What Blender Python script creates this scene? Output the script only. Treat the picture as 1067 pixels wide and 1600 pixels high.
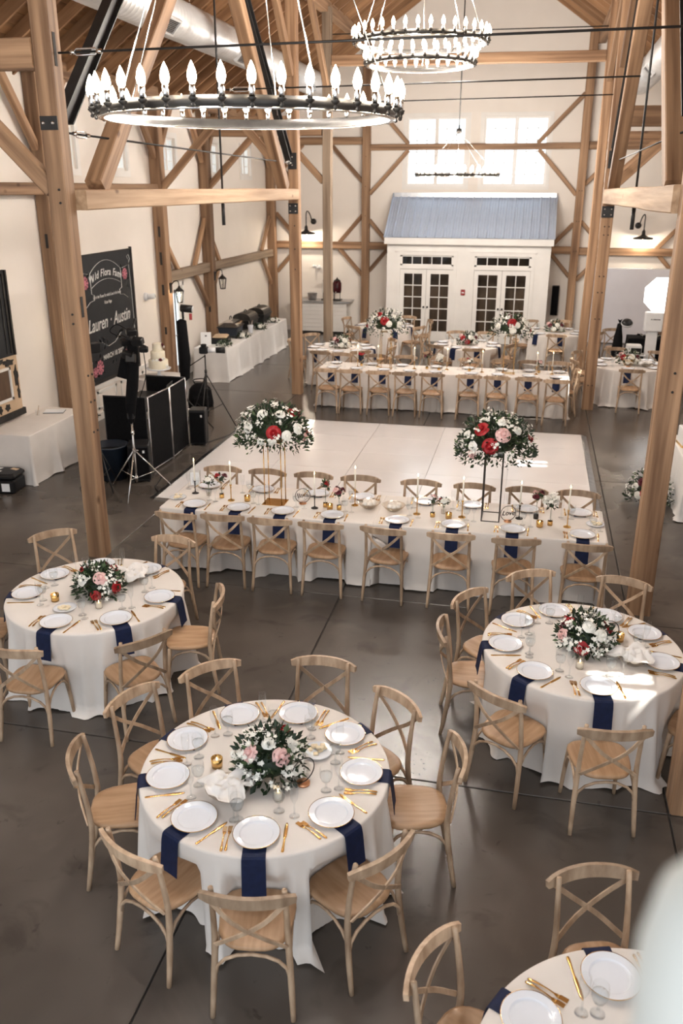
import bpy, math, random
from mathutils import Vector, Matrix, Euler
PI = math.pi
rnd = random.Random(11)
for o in list(bpy.data.objects):
    bpy.data.objects.remove(o, do_unlink=True)
S = bpy.context.scene
C = S.collection

# ------------------------------------------------------------------ camera, world, sun, exposure
CAM_Z, PITCH, YAW, ROLL = 4.18, 0.3608, -0.2120, 0.002
cd = bpy.data.cameras.new('camera')
cam = bpy.data.objects.new('camera', cd)
C.objects.link(cam)
S.camera = cam
cd.sensor_fit = 'VERTICAL'
cd.sensor_height = 36.0
cd.lens = 1345.0 / 1600.0 * 36.0
cd.clip_start = 0.05
cd.clip_end = 200
cd.dof.use_dof = True
cd.dof.focus_distance = 7.0
cd.dof.aperture_fstop = 2.4
f0 = Vector((math.sin(YAW), math.cos(YAW), 0)); r0 = Vector((math.cos(YAW), -math.sin(YAW), 0)); u0 = Vector((0, 0, 1))
fw = math.cos(PITCH) * f0 - math.sin(PITCH) * u0
up = math.cos(PITCH) * u0 + math.sin(PITCH) * f0
rt = math.cos(ROLL) * r0 + math.sin(ROLL) * up
up2 = -math.sin(ROLL) * r0 + math.cos(ROLL) * up
cam.matrix_world = Matrix(((rt.x, up2.x, -fw.x, 0), (rt.y, up2.y, -fw.y, 0), (rt.z, up2.z, -fw.z, CAM_Z), (0, 0, 0, 1)))

W = bpy.data.worlds.new('sky'); S.world = W
W.use_nodes = True
bg = W.node_tree.nodes['Background']
bg.inputs[0].default_value = (0.90, 0.95, 1.0, 1)
bg.inputs[1].default_value = 1.25

sd = bpy.data.lights.new('sun', 'SUN')
sd.energy = 14.0
sd.angle = 0.012
sd.color = (1.0, 0.96, 0.9)
sun = bpy.data.objects.new('sun', sd)
C.objects.link(sun)
sun.rotation_euler = Vector((-3.55, -0.30, -4.05)).to_track_quat('-Z', 'Y').to_euler()

S.view_settings.view_transform = 'Standard'
S.view_settings.look = 'None'
S.view_settings.gamma = 1.0
S.view_settings.use_curve_mapping = False
S.view_settings.exposure = 0.62
CHANDELIER_W = 430.0

# ------------------------------------------------------------------ mesh helpers
def crom(pts, n=5):
    P = [Vector(p) for p in pts]
    if len(P) < 3:
        return P
    Q = [2 * P[0] - P[1]] + P + [2 * P[-1] - P[-2]]
    out = []
    for i in range(1, len(Q) - 2):
        a, b, c, d = Q[i - 1], Q[i], Q[i + 1], Q[i + 2]
        for k in range(n):
            t = k / n
            out.append(0.5 * ((2 * b) + (c - a) * t + (2 * a - 5 * b + 4 * c - d) * t * t + (3 * b - a - 3 * c + d) * t ** 3))
    out.append(P[-1])
    return out

class MB:
    def __init__(s):
        s.v = []; s.f = []; s.sm = []; s.mi = []
    def add(s, V, F, sm=False, mi=0, M=None):
        o = len(s.v)
        for p in V:
            p = Vector(p)
            s.v.append(M @ p if M is not None else p)
        for q in F:
            s.f.append([o + i for i in q]); s.sm.append(sm); s.mi.append(mi)
        return s
    def box(s, x0, y0, z0, x1, y1, z1, M=None, mi=0):
        V = [(x0, y0, z0), (x1, y0, z0), (x1, y1, z0), (x0, y1, z0), (x0, y0, z1), (x1, y0, z1), (x1, y1, z1), (x0, y1, z1)]
        return s.add(V, [(0, 3, 2, 1), (4, 5, 6, 7), (0, 1, 5, 4), (1, 2, 6, 5), (2, 3, 7, 6), (3, 0, 4, 7)], False, mi, M)
    def cbox(s, x0, y0, z0, x1, y1, z1, b=0.01, M=None, mi=0):
        V = []; rings = [(b, z0), (0, z0 + b), (0, z1 - b), (b, z1)]
        for i, z in rings:
            for (cx, cy, dx, dy) in ((x0, y0, 1, 1), (x1, y0, -1, 1), (x1, y1, -1, -1), (x0, y1, 1, -1)):
                a, c = (cx + dx * (b + i), cy + dy * i), (cx + dx * i, cy + dy * (b + i))
                seq = [c, a] if (cx, cy) in ((x0, y0), (x1, y1)) else [a, c]
                V += [(p[0], p[1], z) for p in seq]
        F = [tuple(range(7, -1, -1)), tuple(range(24, 32))]
        for r in range(3):
            for k in range(8):
                F.append((r * 8 + k, r * 8 + (k + 1) % 8, r * 8 + 8 + (k + 1) % 8, r * 8 + 8 + k))
        return s.add(V, F, False, mi, M)
    def tube(s, pts, r, n=8, caps=True, sm=True, mi=0, M=None, flat=None, upv=None):
        P = [Vector(p) for p in pts]
        m = len(P)
        R = r if isinstance(r, (list, tuple)) else [r] * m
        if len(R) != m:
            R = [R[min(len(R) - 1, int(i * (len(R) - 1) / (m - 1)))] * 1.0 if False else
                 (lambda t: R[int(t)] * (1 - (t - int(t))) + R[min(len(R) - 1, int(t) + 1)] * (t - int(t)))(i * (len(R) - 1) / (m - 1)) for i in range(m)]
        V = []; F = []
        prev = None
        for i in range(m):
            t = (P[min(i + 1, m - 1)] - P[max(i - 1, 0)]).normalized()
            if prev is None:
                a = Vector(upv) if upv else (Vector((0, 0, 1)) if abs(t.z) < 0.9 else Vector((1, 0, 0)))
            else:
                a = prev if not upv else Vector(upv)
            u = (a - t * a.dot(t)).normalized(); w = t.cross(u); prev = u
            fl = flat if flat else 1.0
            for k in range(n):
                th = 2 * PI * k / n
                V.append(P[i] + u * (R[i] * math.cos(th)) + w * (R[i] * fl * math.sin(th)))
        for i in range(m - 1):
            for k in range(n):
                F.append((i * n + k, i * n + (k + 1) % n, (i + 1) * n + (k + 1) % n, (i + 1) * n + k))
        if caps:
            F.append(tuple(range(n - 1, -1, -1))); F.append(tuple((m - 1) * n + k for k in range(n)))
        return s.add(V, F, sm, mi, M)
    def sweep(s, pts, w, h, upv=(0, 0, 1), M=None, mi=0, sm=False, taper=None):
        # rectangular section: h along upv, w across
        P = [Vector(p) for p in pts]; m = len(P); V = []; F = []; U = Vector(upv)
        for i in range(m):
            t = (P[min(i + 1, m - 1)] - P[max(i - 1, 0)]).normalized()
            u = (U - t * U.dot(t)).normalized(); q = t.cross(u)
            k = taper(i / (m - 1)) if taper else 1.0
            for a, b in ((-1, -1), (1, -1), (1, 1), (-1, 1)):
                V.append(P[i] + q * (a * w / 2) + u * (b * h / 2 * k))
        for i in range(m - 1):
            for k in range(4):
                F.append((i * 4 + k, i * 4 + (k + 1) % 4, i * 4 + 4 + (k + 1) % 4, i * 4 + 4 + k))
        F.append((3, 2, 1, 0)); F.append(tuple((m - 1) * 4 + k for k in range(4)))
        return s.add(V, F, sm, mi, M)
    def lathe(s, prof, n=24, M=None, mi=0, sm=True):
        V = []; F = []; idx = []
        for r, z in prof:
            if r <= 1e-6:
                idx.append([len(V)]); V.append((0, 0, z))
            else:
                idx.append(list(range(len(V), len(V) + n)))
                V += [(r * math.cos(2 * PI * k / n), r * math.sin(2 * PI * k / n), z) for k in range(n)]
        for a, b in zip(idx[:-1], idx[1:]):
            if len(a) == 1 and len(b) == 1:
                continue
            for k in range(n):
                k2 = (k + 1) % n
                if len(a) == 1:
                    F.append((a[0], b[k2], b[k]))
                elif len(b) == 1:
                    F.append((a[k], a[k2], b[0]))
                else:
                    F.append((a[k], a[k2], b[k2], b[k]))
        return s.add(V, F, sm, mi, M)
    def prism(s, poly, z0, z1, M=None, mi=0):
        n = len(poly)
        V = [(p[0], p[1], z0) for p in poly] + [(p[0], p[1], z1) for p in poly]
        F = [tuple(range(n - 1, -1, -1)), tuple(range(n, 2 * n))] + [(k, (k + 1) % n, n + (k + 1) % n, n + k) for k in range(n)]
        return s.add(V, F, False, mi, M)
    def mesh(s, name, *mats):
        me = bpy.data.meshes.new(name)
        me.from_pydata([tuple(p) for p in s.v], [], s.f)
        me.polygons.foreach_set('use_smooth', s.sm)
        for m in mats:
            me.materials.append(MAT[m] if isinstance(m, str) else m)
        if len(mats) > 1:
            me.polygons.foreach_set('material_index', s.mi)
        me.update()
        return me

T = Matrix.Translation
def RZ(a): return Matrix.Rotation(a, 4, 'Z')
def RX(a): return Matrix.Rotation(a, 4, 'X')
def RY(a): return Matrix.Rotation(a, 4, 'Y')

def tag(o, label=None, cat=None, group=None, kind=None):
    if label: o['label'] = label
    if cat: o['category'] = cat
    if group: o['group'] = group
    if kind: o['kind'] = kind
    return o
def obj(name, me, parent=None, M=None):
    o = bpy.data.objects.new(name, me)
    C.objects.link(o)
    if parent is not None: o.parent = parent
    if M is not None: o.matrix_basis = M
    return o
def obj_w(name, me, parent, M):
    # child given by its world matrix
    o = obj(name, me, parent, M)
    o.matrix_parent_inverse = parent.matrix_basis.inverted()
    return o
def thing(name, label, cat, loc=(0, 0, 0), rz=0.0, group=None, kind=None):
    o = bpy.data.objects.new(name, None)
    C.objects.link(o)
    o.empty_display_size = 0.1
    o.location = loc; o.rotation_euler = (0, 0, rz)
    return tag(o, label, cat, group, kind)
def copy_tree(o, parent=None):
    c = o.copy(); C.objects.link(c); c.parent = parent
    for ch in list(o.children):
        copy_tree(ch, c)
    return c
def place(proto, used, loc, rz, label, group):
    o = proto if not used else copy_tree(proto)
    used.append(1)
    o.location = loc; o.rotation_euler = (0, 0, rz)
    tag(o, label, None, group)
    return o

# ------------------------------------------------------------------ materials
MAT = {}
def nodes(name):
    m = bpy.data.materials.new(name); m.use_nodes = True
    nt = m.node_tree; MAT[name] = m
    return m, nt, nt.nodes['Principled BSDF']
def pm(name, c1, c2=None, scale=(6, 6, 6), rough=0.5, metal=0.0, rand=0.0, detail=4.0, bump=0.0, coat=0.0, lo=0.35, hi=0.65, rvar=0.0, emis=None, knots=False, sheen=0.0, spec=None):
    m, nt, b = nodes(name)
    N = nt.nodes; L = nt.links
    c2 = c2 or tuple(x * 0.88 for x in c1)
    tc = N.new('ShaderNodeTexCoord'); mp = N.new('ShaderNodeMapping'); mp.inputs['Scale'].default_value = scale
    L.new(tc.outputs['Object'], mp.inputs[0])
    vec = mp.outputs[0]
    oi = N.new('ShaderNodeObjectInfo')
    if rand:
        ad = N.new('ShaderNodeVectorMath'); ad.operation = 'ADD'
        mu = N.new('ShaderNodeMath'); mu.operation = 'MULTIPLY'; mu.inputs[1].default_value = 37.0
        L.new(oi.outputs['Random'], mu.inputs[0]); L.new(vec, ad.inputs[0]); L.new(mu.outputs[0], ad.inputs[1]); vec = ad.outputs[0]
    nz = N.new('ShaderNodeTexNoise'); nz.inputs['Scale'].default_value = 1.0; nz.inputs['Detail'].default_value = detail
    L.new(vec, nz.inputs['Vector'])
    rp = N.new('ShaderNodeValToRGB'); e = rp.color_ramp.elements
    e[0].position = lo; e[0].color = (*c2, 1); e[1].position = hi; e[1].color = (*c1, 1)
    L.new(nz.outputs[0], rp.inputs[0])
    col = rp.outputs[0]
    if knots:
        vo = N.new('ShaderNodeTexVoronoi'); vo.inputs['Scale'].default_value = 1.0
        mp2 = N.new('ShaderNodeMapping'); mp2.inputs['Scale'].default_value = (2.6, 2.6, 1.5)
        L.new(tc.outputs['Object'], mp2.inputs[0]); L.new(mp2.outputs[0], vo.inputs['Vector'])
        kr = N.new('ShaderNodeValToRGB'); ke = kr.color_ramp.elements
        ke[0].position = 0.03; ke[0].color = (0.25, 0.16, 0.10, 1); ke[1].position = 0.10; ke[1].color = (1, 1, 1, 1)
        L.new(vo.outputs['Distance'], kr.inputs[0])
        mx = N.new('ShaderNodeMix'); mx.data_type = 'RGBA'; mx.blend_type = 'MULTIPLY'; mx.inputs[0].default_value = 0.8
        L.new(col, mx.inputs[6]); L.new(kr.outputs[0], mx.inputs[7]); col = mx.outputs[2]
    if rand:
        hs = N.new('ShaderNodeHueSaturation'); mr = N.new('ShaderNodeMapRange')
        mr.inputs[3].default_value = 1 - rand; mr.inputs[4].default_value = 1 + rand
        L.new(oi.outputs['Random'], mr.inputs[0]); L.new(mr.outputs[0], hs.inputs['Value']); L.new(col, hs.inputs['Color']); col = hs.outputs[0]
    L.new(col, b.inputs['Base Color'])
    b.inputs['Roughness'].default_value = rough; b.inputs['Metallic'].default_value = metal
    if spec is not None: b.inputs['Specular IOR Level'].default_value = spec
    if coat: b.inputs['Coat Weight'].default_value = coat; b.inputs['Coat Roughness'].default_value = 0.12
    if sheen: b.inputs['Sheen Weight'].default_value = sheen
    if rvar:
        mr2 = N.new('ShaderNodeMapRange'); mr2.inputs[3].default_value = rough - rvar; mr2.inputs[4].default_value = rough + rvar
        L.new(nz.outputs[0], mr2.inputs[0]); L.new(mr2.outputs[0], b.inputs['Roughness'])
    if bump:
        bp = N.new('ShaderNodeBump'); bp.inputs['Strength'].default_value = bump; bp.inputs['Distance'].default_value = 0.02
        L.new(nz.outputs[0], bp.inputs['Height']); L.new(bp.outputs[0], b.inputs['Normal'])
    if emis:
        b.inputs['Emission Color'].default_value = (*emis[0], 1); b.inputs['Emission Strength'].default_value = emis[1]
    return m
def glassmat(name, tint=(1, 1, 1), lo=0.04, rough=0.02, ior=1.45):
    m, nt, b = nodes(name)
    N = nt.nodes; L = nt.links; N.remove(b)
    tr = N.new('ShaderNodeBsdfTransparent'); tr.inputs[0].default_value = (*tint, 1)
    gl = N.new('ShaderNodeBsdfGlossy'); gl.inputs['Roughness'].default_value = rough
    fr = N.new('ShaderNodeLayerWeight'); fr.inputs[0].default_value = 0.5
    pw = N.new('ShaderNodeMath'); pw.operation = 'POWER'; pw.inputs[1].default_value = 4.0
    L.new(fr.outputs['Facing'], pw.inputs[0])
    ad = N.new('ShaderNodeMath'); ad.operation = 'MULTIPLY_ADD'; ad.inputs[1].default_value = ior - 0.85; ad.inputs[2].default_value = lo; ad.use_clamp = True
    L.new(pw.outputs[0], ad.inputs[0])
    mx = N.new('ShaderNodeMixShader'); L.new(ad.outputs[0], mx.inputs[0]); L.new(tr.outputs[0], mx.inputs[1]); L.new(gl.outputs[0], mx.inputs[2])
    L.new(mx.outputs[0], N['Material Output'].inputs[0])
    return m

pm('timber', (0.405, 0.248, 0.142), (0.155, 0.080, 0.040), (11, 11, 0.45), 0.65, rand=0.22, detail=8, bump=0.4, lo=0.32, hi=0.66, knots=True)
pm('timber_pale', (0.56, 0.39, 0.25), (0.31, 0.19, 0.105), (11, 11, 0.45), 0.65, rand=0.08, detail=8, bump=0.4, lo=0.32, hi=0.66, knots=True)
pm('timber_grey', (0.35, 0.265, 0.19), (0.17, 0.118, 0.078), (11, 11, 0.45), 0.7, rand=0.1, detail=8, bump=0.4, lo=0.32, hi=0.66, knots=True)
pm('roof_board', (0.27, 0.135, 0.055), (0.15, 0.07, 0.028), (7, 0.6, 7), 0.7, rand=0.22, detail=5, bump=0.15)
pm('rafter_wood', (0.36, 0.20, 0.10), (0.20, 0.10, 0.045), (8, 8, 0.6), 0.7, rand=0.2, detail=5)
pm('wall_white', (0.86, 0.80, 0.735), (0.83, 0.77, 0.705), (1.5, 1.5, 1.5), 0.75)
pm('trim_white', (0.84, 0.815, 0.78), (0.80, 0.775, 0.74), (3, 3, 3), 0.5)
pm('concrete', (0.122, 0.104, 0.090), (0.050, 0.042, 0.036), (0.9, 0.9, 0.9), 0.26, detail=3, rand=0.05, lo=0.2, hi=0.8, spec=0.5)
pm('joint_dark', (0.035, 0.03, 0.028), (0.02, 0.018, 0.016), rough=0.8)
pm('dance_white', (0.84, 0.825, 0.83), (0.81, 0.795, 0.80), (2, 2, 2), 0.16, coat=0.3, rand=0.015)
pm('aluminium', (0.62, 0.62, 0.63), (0.5, 0.5, 0.51), (10, 10, 10), 0.32, metal=1.0)
pm('duct_metal', (0.80, 0.80, 0.80), (0.66, 0.66, 0.66), (6, 1.2, 6), 0.42, metal=0.55)
pm('black_steel', (0.028, 0.027, 0.027), (0.018, 0.017, 0.017), rough=0.5, metal=0.3)
pm('bronze', (0.060, 0.055, 0.050), (0.035, 0.032, 0.030), rough=0.38, metal=0.7)
pm('black_cloth', (0.006, 0.006, 0.007), (0.004, 0.004, 0.005), (20, 20, 20), 0.9, spec=0.15)
pm('black_plastic', (0.010, 0.010, 0.011), (0.006, 0.006, 0.007), (8, 8, 8), 0.45, spec=0.35)
pm('cloth', (0.735, 0.69, 0.65), (0.685, 0.64, 0.60), (3, 3, 3), 0.88)
pm('cloth_white', (0.80, 0.785, 0.77), (0.75, 0.735, 0.72), (3, 3, 3), 0.88)
pm('napkin', (0.0050, 0.0125, 0.052), (0.0035, 0.009, 0.038), (25, 25, 25), 0.7, spec=0.3)
pm('chair_wood', (0.50, 0.365, 0.25), (0.25, 0.16, 0.098), (16, 16, 5), 0.52, rand=0.26, detail=7, lo=0.28, hi=0.66)
pm('seat_wood', (0.45, 0.285, 0.168), (0.34, 0.20, 0.105), (26, 3, 6), 0.45, rand=0.18, detail=6)
pm('china', (0.76, 0.79, 0.85), (0.74, 0.77, 0.83), rough=0.12, coat=0.4)  # bluish cast puts the reflected sky into the glaze colour
pm('gold', (0.80, 0.52, 0.20), (0.70, 0.43, 0.15), (15, 15, 15), 0.22, metal=1.0)
pm('copper', (0.78, 0.42, 0.24), (0.66, 0.33, 0.17), (15, 15, 15), 0.3, metal=1.0)
pm('chrome', (0.80, 0.80, 0.80), (0.7, 0.7, 0.7), rough=0.15, metal=1.0)
pm('leaf', (0.022, 0.046, 0.018), (0.008, 0.020, 0.008), (30, 30, 30), 0.5)
pm('leaf_light', (0.10, 0.15, 0.06), (0.05, 0.09, 0.035), (30, 30, 30), 0.55)
pm('petal_white', (0.86, 0.85, 0.80), (0.80, 0.79, 0.72), (30, 30, 30), 0.6)
pm('petal_blush', (0.80, 0.55, 0.52), (0.70, 0.42, 0.40), (30, 30, 30), 0.6)
pm('petal_red', (0.42, 0.008, 0.012), (0.24, 0.003, 0.008), (30, 30, 30), 0.55)
pm('petal_wine', (0.13, 0.006, 0.018), (0.07, 0.003, 0.01), (30, 30, 30), 0.55)
pm('wax', (0.86, 0.82, 0.72), (0.82, 0.78, 0.68), rough=0.5)
pm('sugar', (0.85, 0.76, 0.58), (0.76, 0.63, 0.42), (40, 40, 40), 0.7)
pm('roll_white', (0.82, 0.79, 0.74), (0.72, 0.66, 0.58), (15, 15, 15), 0.8)
pm('steel_blue', (0.62, 0.72, 0.88), (0.56, 0.66, 0.82), (3, 3, 3), 0.30, metal=0.35)  # base colour lightened to carry the gable window's light on the metal
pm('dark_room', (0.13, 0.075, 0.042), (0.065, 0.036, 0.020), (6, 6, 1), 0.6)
pm('slate', (0.024, 0.026, 0.030), (0.015, 0.016, 0.019), (2.5, 2.5, 2.5), 0.6, lo=0.2, hi=0.8, spec=0.3)
pm('chalk_white', (0.82, 0.82, 0.80), (0.62, 0.62, 0.60), (40, 40, 40), 0.9)
pm('chalk_pink', (0.62, 0.22, 0.27), (0.42, 0.13, 0.17), (30, 30, 30), 0.9)
pm('tan_board', (0.66, 0.49, 0.33), (0.58, 0.42, 0.27), (4, 4, 4), 0.6)
pm('white_plastic', (0.82, 0.83, 0.84), (0.78, 0.79, 0.80), rough=0.4)
pm('backdrop', (0.74, 0.73, 0.78), (0.70, 0.69, 0.74), (2, 2, 2), 0.28)
pm('red_plastic', (0.36, 0.03, 0.03), (0.28, 0.02, 0.02), rough=0.4)
pm('wine', (0.055, 0.004, 0.008), (0.04, 0.003, 0.006), rough=0.15)
pm('navy_tub', (0.012, 0.020, 0.034), (0.008, 0.014, 0.025), rough=0.45)
pm('cake_icing', (0.86, 0.80, 0.66), (0.82, 0.75, 0.58), (10, 10, 10), 0.6)
pm('bulb', (1.0, 0.86, 0.66), rough=0.4, emis=((1.0, 0.86, 0.66), 30.0))
pm('lamp_glow', (1.0, 0.9, 0.75), rough=0.4, emis=((1.0, 0.86, 0.66), 9.0))
pm('soft_light', (0.95, 0.95, 0.95), rough=0.6, emis=((1.0, 0.99, 0.97), 2.2))
pm('newel_paint', (0.60, 0.62, 0.59), (0.56, 0.58, 0.55), (3, 3, 3), 0.7, spec=0.2)
pm('flame', (1.0, 0.75, 0.35), rough=0.4, emis=((1.0, 0.72, 0.35), 14.0))
glassmat('glass', (0.97, 0.98, 0.985), 0.06, 0.03, 1.45)
glassmat('pane_clear', (0.97, 0.985, 0.98), 0.01, 0.03, 1.4)
glassmat('votive_glass', (0.93, 0.90, 0.86), 0.05, 0.06, 1.4)
glassmat('water', (0.95, 0.97, 0.98), 0.03, 0.03, 1.3)

def stain(mat, scale, amount, lo, hi, col):
    nt = MAT[mat].node_tree; N = nt.nodes; L = nt.links; b = N['Principled BSDF']
    src = b.inputs['Base Color'].links[0].from_socket
    g = N.new('ShaderNodeNewGeometry')
    nz = N.new('ShaderNodeTexNoise'); nz.inputs['Scale'].default_value = scale; nz.inputs['Detail'].default_value = 5.0; nz.inputs['Distortion'].default_value = 0.6
    L.new(g.outputs['Position'], nz.inputs['Vector'])
    mr = N.new('ShaderNodeMapRange'); mr.interpolation_type = 'SMOOTHSTEP'; mr.inputs[1].default_value = lo; mr.inputs[2].default_value = hi; mr.inputs[4].default_value = amount
    L.new(nz.outputs[0], mr.inputs[0])
    mx = N.new('ShaderNodeMix'); mx.data_type = 'RGBA'; L.new(mr.outputs[0], mx.inputs[0]); L.new(src, mx.inputs[6]); mx.inputs[7].default_value = (*col, 1)
    L.new(mx.outputs[2], b.inputs['Base Color'])
stain('concrete', 2.3, 0.55, 0.56, 0.70, (0.040, 0.033, 0.028))
stain('concrete', 1.1, 0.40, 0.54, 0.72, (0.17, 0.145, 0.122))
stain('concrete', 9.0, 0.5, 0.66, 0.74, (0.03, 0.025, 0.021))

# ------------------------------------------------------------------ room shell
XL, XR, YB, Y0 = -7.9, 4.35, 26.35, -1.0
XC, ZR, ZE = -1.78, 10.05, 5.86
SL = (ZR - ZE) / (XC - XL)
def roof_z(x): return ZR - SL * abs(x - XC)
def holes_wall(mb, axis, p0, p1, u, v, holes):
    us = sorted(set([u[0], u[1]] + [h for q in holes for h in q[:2] if u[0] < h < u[1]]))
    vs = sorted(set([v[0], v[1]] + [h for q in holes for h in q[2:] if v[0] < h < v[1]]))
    for a, b in zip(us[:-1], us[1:]):
        for c, d in zip(vs[:-1], vs[1:]):
            m, n = (a + b) / 2, (c + d) / 2
            if any(h[0] < m < h[1] and h[2] < n < h[3] for h in holes):
                continue
            if axis == 'x': mb.box(p0, a, c, p1, b, d)
            else: mb.box(a, p0, c, b, p1, d)
floor = thing('floor', 'polished grey brown concrete floor with saw cut joints', 'floor', kind='structure')
GX = [XL, -4.80, -1.80, 1.235, XR]; GY = [Y0, 2.4, 5.36, 8.30, 12.97, 17.70, 20.75, YB]
obj('subfloor', MB().box(XL, Y0, -0.2, XR, YB, -0.012).mesh('subfloor', 'joint_dark'), floor)
for a, b in zip(GX[:-1], GX[1:]):
    for c, d in zip(GY[:-1], GY[1:]):
        g = 0.006
        obj('slab', MB().cbox(-(b - a) / 2 + g, -(d - c) / 2 + g, -0.05, (b - a) / 2 - g, (d - c) / 2 - g, 0, 0.004).mesh('slab', 'concrete'), floor, T(((a + b) / 2, (c + d) / 2, 0)))

LW = [(14.18, 14.78, 4.47, 5.17), (16.06, 16.76, 4.47, 5.17), (18.50, 19.22, 4.47, 5.17), (21.28, 22.0, 4.47, 5.17), (23.78, 24.55, 4.47, 5.17)]
RW = [(5.85, 6.30, 4.47, 5.17), (8.86, 9.08, 4.47, 5.17), (13.75, 14.15, 4.47, 5.17), (16.85, 17.45, 4.47, 5.17), (18.50, 19.22, 4.47, 5.17), (21.28, 22.0, 4.47, 5.17), (23.78, 24.55, 4.47, 5.17)]
BW = [(-3.79, -2.12, 4.23, 6.01), (-1.63, 0.12, 4.23, 6.01)]
DL = (18.30, 19.22, 0.0, 2.15)
mb = MB(); holes_wall(mb, 'x', XL - 0.16, XL, (Y0, YB + 0.16), (0, ZE + 0.12), LW + [DL])
tag(obj('wall_left', mb.mesh('wall_left', 'wall_white')), 'long white plastered wall with small high windows and chalkboard', 'wall', kind='structure')
mb = MB(); holes_wall(mb, 'x', XR, XR + 0.16, (Y0, YB + 0.16), (0, ZE + 0.12), RW)
tag(obj('wall_right', mb.mesh('wall_right', 'wall_white')), 'white side wall of the aisle beside the photo booth', 'wall', kind='structure')
mb = MB()
holes_wall(mb, 'y', YB, YB + 0.16, (XL, XR), (0, ZE), BW)
holes_wall(mb, 'y', YB, YB + 0.16, (XL + 0.35, XR - 0.35), (ZE, 6.1), BW)
gx = (6.1 - ZE) / SL
mb.add([(XL + gx, YB, 6.1), (XR - gx, YB, 6.1), (XC, YB, ZR + 0.1), (XL + gx, YB + 0.16, 6.1), (XR - gx, YB + 0.16, 6.1), (XC, YB + 0.16, ZR + 0.1)],
       [(0, 1, 2), (5, 4, 3), (0, 2, 5, 3), (1, 4, 5, 2), (0, 3, 4, 1)])
for s, xa, xb in ((1, XL, XL + gx), (-1, XR, XR - gx)):
    mb.add([(xa, YB, ZE), (xb, YB, ZE), (xb, YB, 6.1), (xa, YB + 0.16, ZE), (xb, YB + 0.16, ZE), (xb, YB + 0.16, 6.1)], [(0, 1, 2), (5, 4, 3), (0, 2, 5, 3)])
tag(obj('wall_back', mb.mesh('wall_back', 'wall_white')), 'white gable end wall with two large windows above the porch', 'wall', kind='structure')

# baseboards and the chair rail under the chalkboard
tag(obj('baseboard_left', MB().box(XL, Y0, 0, XL + 0.02, DL[0] - 0.1, 0.14).box(XL, DL[1] + 0.1, 0, XL + 0.02, YB, 0.14).mesh('baseboard', 'trim_white')), 'white baseboard along the chalkboard wall', 'baseboard', kind='structure')
tag(obj('baseboard_back', MB().box(XL, YB - 0.02, 0, XR, YB, 0.14).mesh('baseboard', 'trim_white')), 'white baseboard along the gable wall', 'baseboard', kind='structure')
tr = MB().box(XL, 13.6, 0.60, XL + 0.035, 17.75, 0.66).box(XL, 13.6, 0.66, XL + 0.05, 17.75, 0.68)
for y in (13.7, 14.7, 15.7, 16.7):
    tr.box(XL, y, 0.2, XL + 0.015, y + 0.05, 0.55).box(XL, y + 0.75, 0.2, XL + 0.015, y + 0.8, 0.55).box(XL, y, 0.5, XL + 0.015, y + 0.8, 0.55).box(XL, y, 0.2, XL + 0.015, y + 0.8, 0.25)
tag(obj('trim_1', tr.mesh('trim', 'trim_white')), 'white chair rail and wainscot panels below the chalkboard', 'trim', kind='structure')

# windows
wn = [0]
def window(axis, p, u0, u1, z0, z1, cols, mun, label, inward):
    wn[0] += 1
    w = thing('window_%d' % wn[0], label, 'window', kind='structure')
    def B(m, a, c, b, d, q0, q1):
        lo, hi = sorted((p + inward * q0, p + inward * q1))
        if axis == 'x': m.box(lo, a, c, hi, b, d)
        else: m.box(a, lo, c, b, hi, d)
    m = MB(); k = 0.11
    B(m, u0 - k, z0 - k, u1 + k, z0, 0.0005, 0.025); B(m, u0 - k, z1, u1 + k, z1 + k, 0.0005, 0.025)
    B(m, u0 - k, z0, u0, z1, 0.0005, 0.025); B(m, u1, z0, u1 + k, z1, 0.0005, 0.025)
    obj('casing', m.mesh('casing', 'trim_white'), w)
    cw = (u1 - u0) / cols
    for i in range(cols):
        a, b = u0 + i * cw, u0 + (i + 1) * cw
        m = MB(); t = 0.05
        e = 0.002; B(m, a + e, z0 + e, a + t, z1 - e, -0.10, -0.04); B(m, b - t, z0 + e, b - e, z1 - e, -0.10, -0.04); B(m, a + t, z0 + e, b - t, z0 + t, -0.10, -0.04); B(m, a + t, z1 - t, b - t, z1 - e, -0.10, -0.04)
        sash = obj('sash', m.mesh('sash', 'trim_white'), w)
        m = MB()
        for j in range(1, mun[0]):
            x = a + (b - a) * j / mun[0]; B(m, x - 0.009, z0, x + 0.009, z1, -0.085, -0.06)
        for j in range(1, mun[1]):
            z = z0 + (z1 - z0) * j / mun[1]; B(m, a, z - 0.009, b, z + 0.009, -0.085, -0.06)
        obj('muntin', m.mesh('muntin', 'trim_white'), sash)
        m = MB(); B(m, a + t, z0 + t, b - t, z1 - t, -0.075, -0.070)
        obj('pane', m.mesh('pane', 'pane_clear'), sash)
    return w
for (a, b, c, d) in LW: window('x', XL, a, b, c, d, 2 if b - a > 0.5 else 1, (2, 3), 'small high square window above the chalkboard wall girt', 1)
for (a, b, c, d) in RW: window('x', XR, a, b, c, d, 2, (2, 3), 'small high window in the aisle side wall', -1)
window('y', YB, *BW[0], 2, (3, 6), 'large bright gable window behind the hanging ring chandelier', -1)
window('y', YB, *BW[1], 2, (3, 6), 'large bright gable window beside the right timber brace', -1)

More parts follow.
